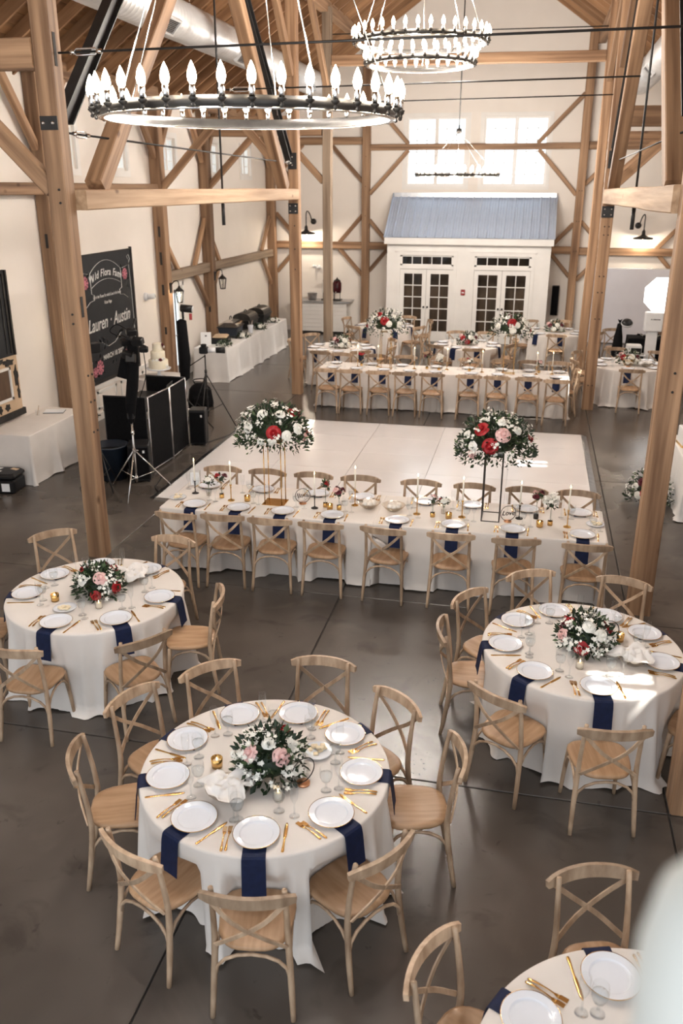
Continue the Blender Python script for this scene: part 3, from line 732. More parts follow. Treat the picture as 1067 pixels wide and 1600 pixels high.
fa = thing('fire_alarm', 'small red fire alarm box between the french doors', 'alarm', (-1.90, VY, 1.42))
obj('alarm_body', MB().cbox(-0.06, -0.045, -0.075, 0.06, -0.001, 0.075, 0.008).mesh('alarm_body', 'red_plastic'), fa)
obj('pull_handle', MB().box(-0.035, -0.06, -0.02, 0.035, -0.045, 0.012).mesh('pull_handle', 'white_plastic'), fa)
ws = thing('wall_speaker', 'slim black loudspeaker on the wall beside the porch', 'speaker', (0.66, YB, 1.12))
obj('speaker_box', MB().cbox(-0.10, -0.18, -0.42, 0.10, -0.02, 0.42, 0.012).mesh('speaker_box', 'black_plastic'), ws)
obj('speaker_grille', MB().box(-0.085, -0.186, -0.40, 0.085, -0.18, 0.40).mesh('speaker_grille', 'black_cloth'), ws)
obj('bracket', MB().box(-0.04, -0.02, -0.08, 0.04, -0.001, 0.08).mesh('bracket', 'black_steel'), ws)

# ------------------------------------------------------------------ chandeliers
bulb_me = MB().lathe([(0.012, 0.0), (0.021, 0.015), (0.025, 0.036), (0.021, 0.060), (0.011, 0.086), (0.0, 0.108)], 10).mesh('bulb', 'bulb')
sleeve_me = MB().lathe([(0.0, 0.0), (0.016, 0.0), (0.016, 0.062), (0.008, 0.064)], 10).mesh('candle_sleeve', 'chrome')
cup_me = MB().lathe([(0.0, -0.05), (0.010, -0.045), (0.012, -0.035), (0.006, -0.026), (0.012, -0.02), (0.024, -0.008), (0.024, 0.0)], 10).mesh('candle_cup', 'bronze')
def chandelier(loc, tiers, label, hub_h, power):
    t = thing('chandelier', label, 'chandelier', loc)
    for (R, dz, n) in tiers:
        hb = 0.062
        ring = obj('ring', MB().lathe([(R - 0.008, 0), (R, 0), (R, hb), (R - 0.008, hb), (R - 0.008, 0)], 96, T((0, 0, dz))).mesh('ring', 'bronze'), t)
        obj('ring_lip', MB().lathe([(R - 0.03, 0.0), (R + 0.006, 0.0), (R + 0.006, 0.008), (R - 0.03, 0.008), (R - 0.03, 0.0)], 96, T((0, 0, dz - 0.004))).mesh('ring_lip', 'chrome'), t)
        for i in range(n):
            a = 2 * PI * (i + 0.5) / n
            M = T(((R + 0.035) * math.cos(a), (R + 0.035) * math.sin(a), dz + hb - 0.015))
            c = obj('candle_sleeve', sleeve_me, t, M)
            obj('bulb', bulb_me, c, T((0, 0, 0.062)))
            obj('candle_cup', cup_me, c)
        for i in range(8):
            a = 2 * PI * i / 8
            ld = bpy.data.lights.new('candle_light', 'POINT'); ld.energy = power / (8 * len(tiers)); ld.color = (1.0, 0.93, 0.85); ld.shadow_soft_size = 0.06
            lo = bpy.data.objects.new('candle_light', ld); C.objects.link(lo); lo.parent = t
            lo.location = ((R + 0.035) * math.cos(a), (R + 0.035) * math.sin(a), dz + hb + 0.22)
    R, dz, n = tiers[0]
    for i in range(5):
        a = 2 * PI * i / 5 + 0.4
        obj('cable', MB().tube([(R * math.cos(a), R * math.sin(a), dz + 0.09), (0, 0, hub_h)], 0.0045, 5).mesh('cable', 'chrome'), t)
        if len(tiers) > 1:
            R2, d2, _ = tiers[1]
            obj('cable', MB().tube([(R * math.cos(a), R * math.sin(a), dz), (R2 * math.cos(a), R2 * math.sin(a), d2 + 0.09)], 0.005, 5).mesh('cable', 'chrome'), t)
    obj('hub', MB().lathe([(0, -0.05), (0.05, -0.04), (0.06, 0), (0.05, 0.04), (0.015, 0.06), (0.015, 0.12), (0, 0.12)], 14, T((0, 0, hub_h))).mesh('hub', 'bronze'), t)
    obj('drop_rod', MB().tube([(0, 0, hub_h + 0.1), (0, 0, ZR - 0.2 - loc[2])], 0.012, 6).mesh('drop_rod', 'black_steel'), t)
    return t
chandelier((-1.78, 5.55, 4.565), [(0.895, 0.0, 38)], 'large single ring chandelier of candle bulbs hung over the near tables', 2.2, CHANDELIER_W * 0.75)
chandelier((-1.78, 13.45, 5.85), [(0.91, 0.19, 36), (0.745, -0.08, 30)], 'two tier ring chandelier of candle bulbs over the dance floor', 2.6, CHANDELIER_W * 1.5)
chandelier((-1.78, 20.1, 4.40), [(0.86, 0.0, 36)], 'ring chandelier of candle bulbs hung before the gable windows', 0.9, CHANDELIER_W * 1.2)

# gooseneck barn lamps on the gable wall
def barn_lamp(x, z, label, s):
    t = thing('barn_lamp', label, 'lamp', (x, YB, z))
    obj('wall_rose', MB().lathe([(0, 0.05), (0.07, 0.045), (0.085, 0.02), (0.085, 0)], 18, T((s * 0.12, 0, 0)) @ RX(PI / 2)).mesh('wall_rose', 'black_steel'), t)
    obj('gooseneck', MB().tube(crom([(s * 0.12, -0.04, 0), (s * 0.10, -0.14, 0.04), (s * 0.06, -0.24, 0.22), (s * 0.02, -0.34, 0.30), (0, -0.42, 0.24), (0, -0.44, 0.05), (0, -0.44, -0.12)], 5), 0.016, 8).mesh('gooseneck', 'black_steel'), t)
    obj('shade', MB().lathe([(0.03, -0.10), (0.045, -0.14), (0.05, -0.22), (0.12, -0.27), (0.26, -0.30), (0.265, -0.34), (0.255, -0.34), (0.24, -0.305), (0.05, -0.24), (0.0, -0.23)], 28, T((0, -0.44, 0))).mesh('shade', 'black_steel'), t)
    obj('bulb', MB().lathe([(0, -0.36), (0.05, -0.345), (0.06, -0.31), (0.035, -0.27), (0, -0.25)], 14, T((0, -0.44, 0))).mesh('bulb', 'lamp_glow'), t)
    ld = bpy.data.lights.new('barn_light', 'POINT'); ld.energy = 22; ld.color = (1, 0.86, 0.68); ld.shadow_soft_size = 0.05
    lo = bpy.data.objects.new('barn_light', ld); C.objects.link(lo); lo.parent = t; lo.location = (0, -0.44, -0.42)
barn_lamp(-6.66, 3.22, 'black gooseneck barn lamp above the bar cabinet', 1)
barn_lamp(2.86, 3.2, 'black gooseneck barn lamp above the photo booth backdrop', -1)

# carriage lanterns on wall posts
def lantern(x, y, z, label, lit):
    t = thing('wall_lantern', label, 'lantern', (x, y, z))
    obj('back_plate', MB().cbox(-0.02, -0.05, -0.05, 0.01, 0.05, 0.16, 0.006).mesh('back_plate', 'black_steel'), t)
    obj('scroll_arm', MB().tube(crom([(0, 0, 0.10), (0.08, 0, 0.19), (0.17, 0, 0.20), (0.19, 0, 0.12)], 5), 0.011, 7).mesh('scroll_arm', 'black_steel'), t)
    cx = 0.19
    m = MB().lathe([(0, 0.12), (0.02, 0.10), (0.03, 0.07), (0.09, 0.02), (0.11, 0.0), (0.105, -0.01), (0.0, -0.01)], 6, T((cx, 0, 0)), sm=False)
    for k in range(6):
        a = 2 * PI * k / 6
        m.tube([(cx + 0.095 * math.cos(a), 0.095 * math.sin(a), 0), (cx + 0.062 * math.cos(a), 0.062 * math.sin(a), -0.24)], 0.007, 5)
    m.lathe([(0, -0.26), (0.07, -0.25), (0.07, -0.235), (0, -0.235)], 6, T((cx, 0, 0)), sm=False)
    obj('cage', m.mesh('cage', 'black_steel'), t)
    obj('glass_shade', MB().lathe([(0.06, -0.235), (0.092, 0.0)], 6, T((cx, 0, 0)), sm=False).mesh('glass_shade', 'pane_clear'), t)
    obj('candle_bulb', MB().lathe([(0.012, -0.23), (0.012, -0.14), (0.025, -0.11), (0.018, -0.06), (0, -0.03)], 8, T((cx, 0, 0))).mesh('candle_bulb', 'lamp_glow' if lit else 'wax'), t)
    if lit:
        ld = bpy.data.lights.new('lantern_light', 'POINT'); ld.energy = 9; ld.color = (1, 0.84, 0.62); ld.shadow_soft_size = 0.04
        lo = bpy.data.objects.new('lantern_light', ld); C.objects.link(lo); lo.parent = t; lo.location = (cx, 0, -0.1)
lantern(XL + 0.26, 13.42, 2.05, 'lit black lantern on the wall post above the gift table', True)
lantern(XL + 0.26, 17.92, 2.08, 'lit black lantern on the wall post beside the exit door', True)
lantern(XL + 0.26, 20.68, 2.08, 'unlit black lantern on the wall post above the buffet', False)
wc = thing('wall_camera', 'white round security camera on the wall beside the chalkboard', 'camera', (XL, 17.15, 2.03))
obj('mount', MB().lathe([(0, 0.06), (0.075, 0.055), (0.085, 0.02), (0.085, 0)], 18, RY(PI / 2)).mesh('mount', 'white_plastic'), wc)
obj('camera_head', MB().tube([(0.06, 0.0, 0.0), (0.20, 0.06, 0.015)], 0.055, 14).mesh('camera_head', 'white_plastic'), wc)
obj('lens', MB().tube([(0.20, 0.06, 0.015), (0.206, 0.063, 0.016)], 0.03, 12).mesh('lens', 'black_plastic'), wc)
st = thing('wall_strobe', 'pale strobe alarm on the wall above the exit door', 'alarm', (XL, 18.42, 3.06))
obj('strobe_body', MB().cbox(0.001, -0.07, -0.10, 0.05, 0.07, 0.10, 0.01).mesh('strobe_body', 'tan_board'), st)
obj('strobe_lens', MB().lathe([(0, 0.025), (0.035, 0.015), (0.04, 0)], 12, T((0.05, 0, 0)) @ RY(PI / 2)).mesh('strobe_lens', 'white_plastic'), st)
ex = thing('wall_spotlight', 'small white twin spot fixture on the wall behind the slim post', 'spotlight', (-6.42, YB, 1.92))
obj('spot_base', MB().cbox(-0.08, -0.05, -0.05, 0.08, -0.001, 0.05, 0.008).mesh('spot_base', 'white_plastic'), ex)
obj('spot_head', MB().tube([(-0.06, -0.05, 0.0), (-0.11, -0.13, 0.02)], 0.04, 10).tube([(0.06, -0.05, 0.0), (0.11, -0.13, -0.02)], 0.04, 10).mesh('spot_head', 'white_plastic'), ex)

# ------------------------------------------------------------------ chalkboard with lettering
def text_mesh(body, size, mat, shear=0.0, ext=0.002, bold=0.0, align='CENTER', sx=1.0):
    cu = bpy.data.curves.new('lettering', 'FONT')
    cu.body = body; cu.size = size; cu.shear = shear; cu.extrude = ext; cu.offset = bold; cu.align_x = align; cu.resolution_u = 3
    o = bpy.data.objects.new('tmp', cu); C.objects.link(o)
    dg = bpy.context.evaluated_depsgraph_get()
    me = bpy.data.meshes.new_from_object(o.evaluated_get(dg))
    bpy.data.objects.remove(o, do_unlink=True)
    me.materials.clear(); me.materials.append(MAT[mat])
    for v in me.vertices: v.co.x *= sx
    return me
ONL = Matrix(((0, 0, 1, 0), (1, 0, 0, 0), (0, 1, 0, 0), (0, 0, 0, 1)))      # drawing plane of the left wall
BYc, BZ0, BZ1, BH = 15.42, 0.74, 3.02, 1.12
cb = thing('chalkboard', 'large black chalkboard with white lettering and pink chalk roses', 'chalkboard', (XL, BYc, 0))
obj('board_panel', MB().box(0.004, -BH, BZ0, 0.03, BH, BZ1).mesh('board_panel', 'slate'), cb)
m = MB()
for (a, b, c, d_) in ((-BH - 0.05, -BH, BZ0 - 0.05, BZ1 + 0.05), (BH, BH + 0.05, BZ0 - 0.05, BZ1 + 0.05)): m.box(0.001, a, c, 0.045, b, d_)
m.box(0.001, -BH, BZ0 - 0.05, 0.045, BH, BZ0).box(0.001, -BH, BZ1, 0.045, BH, BZ1 + 0.02)
obj('board_frame', m.mesh('board_frame', 'joint_dark'), cb)
def chalk(name, me, u, v, rot=0.0):
    return obj(name, me, cb, T((0.031, u, v)) @ ONL @ RZ(rot))
for i, ch in enumerate('Wild Flora Farm'):
    if ch == ' ': continue
    u = (i - 7) * 0.082; v = 2.52 + 0.10 * (1 - (u / 0.6) ** 2)
    chalk('lettering', text_mesh(ch, 0.19, 'chalk_white', 0.25, 0.001, 0.002), u, v, -0.28 * u)
chalk('lettering', text_mesh('Life is the Flower for which Love is the honey', 0.085, 'chalk_white', 0.3, 0.001, 0.0005, sx=0.72), 0, 2.24, 0.0)
chalk('lettering', text_mesh('Victor Hugo', 0.085, 'chalk_white', 0.3, 0.001, 0.0005, sx=0.72), 0, 2.11)
chalk('lettering', text_mesh('Lauren', 0.34, 'chalk_white', 0.35, 0.001, 0.003, sx=0.82), -0.48, 1.665, 0.03)
chalk('lettering', text_mesh('\u00b7', 0.34, 'chalk_white', 0.35, 0.001, 0.003, sx=0.82), 0.035, 1.68, 0.03)
chalk('lettering', text_mesh('Austin', 0.34, 'chalk_white', 0.35, 0.001, 0.003, sx=0.82), 0.52, 1.695, 0.03)
chalk('lettering', text_mesh('MARCH 18 2023', 0.13, 'chalk_white', 0.0, 0.001, 0.002, sx=0.95), 0.05, 1.10, 0.03)
def stroke(pts, w=0.012): return MB().tube([(p[0], p[1], 0.0) for p in pts], w, 5, flat=0.25).mesh('chalk_line', 'chalk_white')
def arc(y0, b): return [(-0.62 + 1.24 * k / 14, y0 + b * (1 - ((k - 7) / 7) ** 2)) for k in range(15)]
chalk('chalk_line', stroke(arc(2.70, 0.20)), 0, 0); chalk('chalk_line', stroke(arc(2.43, 0.13)), 0, 0)
for s in (-1, 1):
    chalk('chalk_line', stroke([(s * 0.62, 2.70), (s * 0.62, 2.34), (s * 0.52, 2.31), (s * 0.53, 2.22), (s * 0.70, 2.20), (s * 0.86, 2.12)]), 0, 0)
    chalk('chalk_line', stroke([(s * 0.68, 2.70), (s * 1.0, 2.74)], 0.01), 0, 0); chalk('chalk_line', stroke([(s * 1.0, 2.74), (s * 1.04, 2.2), (s * 1.05, 1.4), (s * 1.04, 0.95)], 0.008), 0, 0)
    chalk('chalk_line', stroke([(s * 1.0, 2.82), (s * 0.94, 2.9), (s * 1.02, 2.93), (s * 1.06, 2.84), (s * 1.0, 2.78)], 0.008), 0, 0)
chalk('chalk_line', stroke([(-0.42, 1.44), (-0.15, 1.32), (0.15, 1.36), (0.42, 1.5)], 0.011), 0, 0)
def chalk_leaf(u, v, a, L=0.12, mat='chalk_white'):
    V = [(0, 0, 0), (L * 0.5, L * 0.18, 0), (L, 0, 0), (L * 0.5, -L * 0.18, 0)]
    chalk('chalk_leaf', MB().add(V, [(0, 3, 2, 1), (0, 1, 2, 3)]).mesh('chalk_leaf', mat), u, v, a)
for (u, v, a) in ((-0.4, 1.43, 2.6), (-0.3, 1.40, 1.9), (-0.25, 1.36, 3.9), (-0.18, 1.33, 1.5), (0.2, 1.38, 1.3), (0.28, 1.43, 1.1), (0.36, 1.48, 0.9), (0.42, 1.5, 0.4), (0.32, 1.44, -0.3)): chalk_leaf(u, v, a)
def chalk_rose(u, v, r):
    m = MB()
    for k in range(9):
        a = 2 * PI * k / 9; m.add([(0.35 * r * math.cos(a), 0.35 * r * math.sin(a), 0.001), (r * math.cos(a - 0.3), r * math.sin(a - 0.3), 0.002), (r * 1.12 * math.cos(a), r * 1.12 * math.sin(a), 0.002), (r * math.cos(a + 0.3), r * math.sin(a + 0.3), 0.002)], [(0, 1, 2, 3)])
    m.lathe([(0, 0.004), (r * 0.5, 0.002)], 9)
    chalk('chalk_rose', m.mesh('chalk_rose', 'chalk_pink'), u, v)
    for k in range(4): chalk_leaf(u + r * math.cos(0.8 + k * 1.6), v + r * math.sin(0.8 + k * 1.6), 0.8 + k * 1.6, 0.1)
for q in ((-0.82, 2.55, 0.11), (0.80, 2.58, 0.10), (-0.55, 0.98, 0.13), (-0.75, 0.92, 0.09), (0.52, 1.0, 0.15)): chalk_rose(*q)
for q in ((-0.66, 2.66), (0.66, 2.70), (1.0, 2.74), (-0.85, 1.05), (-0.88, 0.9), (-0.5, 1.15), (0.9, 2.3), (0.95, 2.45), (0.0, 0.95), (0.15, 0.96)): chalk_leaf(q[0] - 0.04, q[1], 0.9, 0.10)

# ornate mantel art leaning above the gift table
ar = thing('mantel_panel', 'tall tan and black cut out panel on the wall above gift table', 'wall panel', (XL, 11.3, 0))
obj('glass_cabinet', MB().box(0.004, -0.75, 1.72, 0.06, 0.82, 3.0).mesh('glass_cabinet', 'slate'), ar)
obj('cabinet_trim', MB().box(0.06, 0.70, 1.76, 0.075, 0.73, 2.95).box(0.06, 0.60, 1.76, 0.07, 0.615, 2.95).box(0.004, 0.78, 1.72, 0.08, 0.82, 3.0).mesh('cabinet_trim', 'bronze'), ar)
obj('backing', MB().box(0.004, -0.8, 0.78, 0.04, 0.86, 1.72).mesh('backing', 'tan_board'), ar)
obj('base_strip', MB().box(0.004, -0.85, 0.76, 0.07, 0.9, 0.86).mesh('base_strip', 'joint_dark'), ar)
m = MB()
for (u, v, w, h) in ((0.62, 1.62, 0.26, 0.10), (0.78, 1.38, 0.10, 0.30), (0.80, 1.12, 0.06, 0.18), (0.30, 1.66, 0.5, 0.08), (0.45, 0.95, 0.12, 0.10), (0.25, 0.95, 0.10, 0.12), (0.05, 0.93, 0.12, 0.09)):
    P = []
    for k in range(14):
        a = 2 * PI * k / 14; q = 1 + 0.28 * math.sin(5 * a + u * 9)
        P.append((u + w / 2 * q * math.cos(a), v + h / 2 * q * math.sin(a)))
    obj('scroll_cutout', MB().prism(P, 0.04, 0.052, ONL).mesh('scroll_cutout', 'joint_dark'), ar)
obj('inner_frame', MB().box(0.04, -0.5, 1.05, 0.07, 0.62, 1.09).box(0.04, -0.5, 1.52, 0.07, 0.62, 1.56).box(0.04, 0.58, 1.05, 0.07, 0.62, 1.56).mesh('inner_frame', 'trim_white'), ar)
obj('inner_picture', MB().box(0.04, -0.5, 1.09, 0.05, 0.58, 1.52).mesh('inner_picture', 'dark_room'), ar)

# ------------------------------------------------------------------ crossback chair
def make_chair():
    t = thing('crossback_chair', 'chair', 'chair')
    # seat: rounded trapezoid with softened rim and dished top
    N = 28
    def outline(k, inset=0.0):
        a = 2 * PI * k / N; c, s_ = math.cos(a), math.sin(a)
        e = 2 / 3.2
        x = math.copysign(abs(c) ** e, c); y = math.copysign(abs(s_) ** e, s_)
        w = 0.205 + 0.022 * y
        return (x * (w - inset), y * (0.21 - inset))
    rings = [(0.03, 0.432), (0.004, 0.437), (0.0, 0.448), (0.003, 0.460), (0.016, 0.467), (0.045, 0.466), (0.11, 0.460)]
    V = []; F = []
    for ins, z in rings:
        V += [(*outline(k, ins), z) for k in range(N)]
    for r in range(len(rings) - 1):
        for k in range(N): F.append((r * N + k, r * N + (k + 1) % N, (r + 1) * N + (k + 1) % N, (r + 1) * N + k))
    F.append(tuple(range(N - 1, -1, -1)))
    c = len(V); V.append((0, 0, 0.459)); q = (len(rings) - 1) * N
    for k in range(N): F.append((q + k, q + (k + 1) % N, c))
    obj('seat', MB().add(V, F, True).mesh('seat', 'seat_wood'), t)
    for s in (-1, 1):
        pts = crom([(s * 0.218, -0.245, 0), (s * 0.208, -0.212, 0.2), (s * 0.196, -0.185, 0.43), (s * 0.192, -0.19, 0.58), (s * 0.19, -0.212, 0.75), (s * 0.187, -0.235, 0.885)], 3)
        obj('back_post', MB().tube(pts, [0.0145, 0.018, 0.019, 0.017, 0.0155, 0.0145], 8).mesh('back_post', 'chair_wood'), t)
        pts = crom([(s * 0.197, 0.205, 0), (s * 0.188, 0.188, 0.2), (s * 0.172, 0.165, 0.437)], 3)
        obj('front_leg', MB().tube(pts, [0.0135, 0.0165, 0.0195], 8).mesh('front_leg', 'chair_wood'), t)
    pts = []
    for k in range(13):
        x = -0.245 + 0.49 * k / 12; u = 1 - (x / 0.245) ** 2
        pts.append((x, -0.238 - 0.062 * u, 0.842 + 0.010 * u))
    tap = lambda q: max(0.55, min(1.0, 1 - (abs(q - 0.5) * 2) ** 6 * 0.5))
    obj('top_rail', MB().sweep(pts, 0.024, 0.074, (0, -0.12, 1), sm=False, taper=tap).mesh('top_rail', 'chair_wood'), t)
    for s in (-1, 1):
        pts = crom([(s * 0.192, -0.252, 0.815), (s * 0.08, -0.275, 0.70), (-s * 0.06, -0.256, 0.59), (-s * 0.188, -0.205, 0.475)], 3)
        obj('cross_brace', MB().sweep(pts, 0.026, 0.009, (0, 1, 0.15)).mesh('cross_brace', 'chair_wood'), t)
    def arch(a, b, h, rise):
        a, b = Vector(a), Vector(b); P = []
        for k in range(9):
            u = k / 8; p = a.lerp(b, 0.5 - 0.5 * math.cos(PI * u)); p.z = a.z + rise * math.sin(PI * u) ** 0.8; P.append(p)
        return MB().tube(P, 0.0105, 6)
    obj('stretcher', arch((-0.2, -0.203, 0.25), (0.2, -0.203, 0.25), 0, 0.165).mesh('stretcher', 'chair_wood'), t)
    obj('stretcher', arch((-0.182, 0.178, 0.25), (0.182, 0.178, 0.25), 0, 0.165).mesh('stretcher', 'chair_wood'), t)
    for s in (-1, 1):
        obj('stretcher', arch((s * 0.2, -0.195, 0.25), (s * 0.184, 0.175, 0.25), 0, 0.165).mesh('stretcher', 'chair_wood'), t)
    return t
chair0 = make_chair(); chair_used = []
def chair_by_top(top, face, label, group, yaw=0.0):
    # top = where the top rail stands, face = point the chair looks at
    d = Vector((face[0] - top[0], face[1] - top[1], 0)).normalized()
    a = math.atan2(-d.x, d.y) + yaw
    d = Vector((-math.sin(a), math.cos(a), 0))
    return place(chair0, chair_used, (top[0] + d.x * 0.285, top[1] + d.y * 0.285, 0), a, label, group)

# ------------------------------------------------------------------ table cloths
TH = 0.76
def chair_pose(top, face, yaw=0.0):
    d = Vector((face[0] - top[0], face[1] - top[1], 0)).normalized()
    a = math.atan2(-d.x, d.y) + yaw
    return (top[0] - math.sin(a) * 0.285, top[1] + math.cos(a) * 0.285, a)
def tuck(p, n, z, chairs):
    # cloth hanging at p with outward direction n is held back by the seats and legs of chairs pushed in
    if z > 0.64 or not chairs: return 0.0
    back = 0.0
    for (ox, oy, a) in chairs:
        ca, sa = math.cos(a), math.sin(a)
        q = 0.0
        while q < 0.22:
            dx, dy = p[0] - n[0] * q - ox, p[1] - n[1] * q - oy
            x, y = dx * ca + dy * sa, -dx * sa + dy * ca
            thr = 0.222 if abs(x) < 0.16 else 0.222 - (abs(x) - 0.16) * 3.0
            if abs(x) > 0.24 or y > thr or y < -0.4: break
            q += 0.008
        back = max(back, q)
    return back * min(1.0, (0.64 - z) / 0.15) * 0.92
def cloth_round(R, seed, folds=17, n=220, chairs=()):
    r = random.Random(seed); ph = [r.uniform(0, 6.28) for _ in range(6)]
    ridges = [(2 * PI * (i + r.uniform(-0.32, 0.32)) / folds, r.choice((0.04, 0.06, 0.09, 0.12)), r.uniform(0.04, 0.095)) for i in range(folds)]
    rows = [(0.0, TH)] + [(R * k, TH) for k in (0.35, 0.7, 0.93)] + [(R - 0.006, TH), (R + 0.002, TH - 0.004), (R + 0.006, TH - 0.014)]
    V = [(0, 0, TH)]; F = []
    ring = []
    for (q, z) in rows[1:]:
        ring.append(len(V)); V += [(q * math.cos(2 * PI * k / n), q * math.sin(2 * PI * k / n), z) for k in range(n)]
    H = 15
    for j in range(1, H + 1):
        t = j / H; z = (TH - 0.014) * (1 - t); ring.append(len(V))
        for k in range(n):
            a = 2 * PI * k / n
            f = 0.0
            for (ra, am, wd) in ridges:
                dd = (a - ra + PI) % (2 * PI) - PI
                f += am * math.exp(-(dd / (wd * (0.55 + 0.45 * t))) ** 2)
            rr = R + 0.004 - 0.012 * t + f * t ** 0.85 * (R / 0.775)
            if j == H:
                rr += 0.012 + 0.05 * max(0, math.sin(5 * a + ph[5]) + 0.3 * math.sin(13 * a + ph[2])); 
            rr -= tuck((rr * math.cos(a), rr * math.sin(a)), (math.cos(a), math.sin(a)), z, chairs)
            V.append((rr * math.cos(a), rr * math.sin(a), max(0.004, z + (0.012 * (1 + math.sin(9 * a + ph[3])) if j == H else 0))))
    for k in range(n): F.append((0, ring[0] + k, ring[0] + (k + 1) % n))
    for a, b in zip(ring[:-1], ring[1:]):
        for k in range(n): F.append((a + k, b + k, b + (k + 1) % n, a + (k + 1) % n))
    return MB().add(V, F, True).mesh('tablecloth', 'cloth')
def cloth_rect(hx, hy, h, seed, mat='cloth', n=300, pull=0.0, fold=1.0, wr=0.02, per=5.2, chairs=()):
    # rounded rectangle outline walked by arc length
    r = random.Random(seed); ph = [r.uniform(0, 6.28) for _ in range(5)]
    cr = 0.03
    def path(s):
        ex, ey = hx - cr, hy - cr; q = PI * cr / 2
        segs = [(2 * ex, 0), (q, 1), (2 * ey, 2), (q, 3), (2 * ex, 4), (q, 5), (2 * ey, 6), (q, 7)]
        L = sum(g[0] for g in segs); s = s * L
        for ln, k in segs:
            if s <= ln or k == 7:
                if k == 0: return (-ex + s, -hy), (0, -1), 0
                if k == 2: return (hx, -ey + s), (1, 0), 0
                if k == 4: return (ex - s, hy), (0, 1), 0
                if k == 6: return (-hx, ey - s), (-1, 0), 0
                cx, cy, a0 = {1: (ex, -ey, -PI / 2), 3: (ex, ey, 0), 5: (-ex, ey, PI / 2), 7: (-ex, -ey, PI)}[k]
                a = a0 + s / cr; return (cx + cr * math.cos(a), cy + cr * math.sin(a)), (math.cos(a), math.sin(a)), 1
            s -= ln
    Ltot = 4 * (hx + hy)
    V = []; F = []; ring = []
    S_ = [path(k / n) for k in range(n)]
    for (ins, z) in ((0.02, h), (0.003, h - 0.003), (0.0, h - 0.012)):
        ring.append(len(V))
        for (p, nn, c) in S_: V.append((p[0] - nn[0] * min(ins, hy * 0.8), p[1] - nn[1] * min(ins, hy * 0.8), h if ins > 0.01 else z))
    H = 12
    for j in range(1, H + 1):
        t = j / H; z = (h - 0.012) * (1 - t); ring.append(len(V))
        for k, (p, nn, c) in enumerate(S_):
            s = k / n * Ltot
            f = math.sin(per * 2 * s + ph[0] + 1.3 * math.sin(1.7 * s + ph[1])) * 0.6 + 0.3 * math.sin(per * 4.3 * s + ph[2] + math.sin(s * 3 + ph[3]))
            sp = (per * 2 * s + ph[0] + 1.9 * math.sin(1.1 * s + ph[1])) % (2 * PI) - PI
            f = 2.6 * math.exp(-(sp / 0.55) ** 2) - 1 + 0.25 * math.sin(per * 5 * s + ph[2])
            off = wr * fold * t ** 1.15 * (1 + f) + (0.06 * t if c else 0) - pull * t
            if j == H: off += 0.015 + 0.03 * max(0, math.sin(3.1 * s + ph[4]))
            off -= tuck((p[0] + nn[0] * off, p[1] + nn[1] * off), nn, z, chairs)
            V.append((p[0] + nn[0] * off, p[1] + nn[1] * off, max(0.004, z + (0.010 * (1 + math.sin(4 * s + ph[3])) if j == H else 0))))
    F.append(tuple(range(n)))
    for a, b in zip(ring[:-1], ring[1:]):
        for k in range(n): F.append((a + k, b + k, b + (k + 1) % n, a + (k + 1) % n))
    return MB().add(V, F, True).mesh('tablecloth', mat)
def round_table(c, label, seed, group=None, chairs=()):
    t = thing('round_table', label, 'table', (c[0], c[1], 0), 0, group)
    loc_ = [(x - c[0], y - c[1], a) for (x, y, a) in chairs]
    obj('tablecloth', cloth_round(0.775, seed, 19 + seed % 4, chairs=loc_), t)
    obj('tabletop', MB().lathe([(0, 0.73), (0.755, 0.73), (0.755, 0.752), (0, 0.752)], 40).mesh('tabletop', 'seat_wood'), t)
    m = MB()
    for sx in (-0.3, 0.3):
        m.tube([(sx, -0.35, 0), (sx, -0.35, 0.73)], 0.015, 6).tube([(sx, 0.35, 0), (sx, 0.35, 0.73)], 0.015, 6)
    obj('folding_leg', m.mesh('folding_leg', 'black_steel'), t)
    return t

# ------------------------------------------------------------------ tableware
ZT = TH + 0.0015
def make_plate():
    p = tag(obj('dinner_plate', MB().lathe([(0, 0.0), (0.082, 0.0), (0.092, 0.008), (0.128, 0.014), (0.134, 0.017), (0.1335, 0.0195), (0.128, 0.0185), (0.099, 0.0150), (0.0965, 0.0142), (0.0945, 0.0120), (0.0915, 0.0060), (0.089, 0.0045), (0.086, 0.0040), (0, 0.0040)], 40).mesh('dinner_plate', 'china')), 'plate', 'plate')
    obj('gold_rim', MB().lathe([(0.1325, 0.0165), (0.1352, 0.0178), (0.1340, 0.0204), (0.1318, 0.0197)], 40).mesh('gold_rim', 'gold'), p)
    return p
plate0 = make_plate(); plate_used = []
def flat_piece(pts_w, thick, zf, mat, name):
    V = []; F = []
    for (y, w) in pts_w:
        z = zf(y)
        V += [(-w, y, z), (w, y, z), (w * 0.7, y, z + thick), (-w * 0.7, y, z + thick)]
    n = len(pts_w)
    for i in range(n - 1):
        for k in range(4): F.append((i * 4 + k, i * 4 + (k + 1) % 4, i * 4 + 4 + (k + 1) % 4, i * 4 + 4 + k))
    F.append((3, 2, 1, 0)); F.append(tuple((n - 1) * 4 + k for k in range(4)))
    return V, F
kme = MB().add(*flat_piece([(-0.115, 0.006), (-0.105, 0.0095), (-0.06, 0.007), (-0.005, 0.0055), (0.0, 0.0075), (0.01, 0.0105), (0.07, 0.0115), (0.105, 0.009), (0.122, 0.002)], 0.003, lambda y: 0.0, 'gold', 'k'), True).mesh('table_knife', 'gold')
m = MB().add(*flat_piece([(-0.10, 0.004), (-0.092, 0.0085), (-0.05, 0.0055), (0.0, 0.0032), (0.03, 0.0035), (0.042, 0.0095), (0.058, 0.0118)], 0.0028, lambda y: 0.003 + 0.006 * math.cos((y + 0.03) * 26), 'gold', 'f'), True)
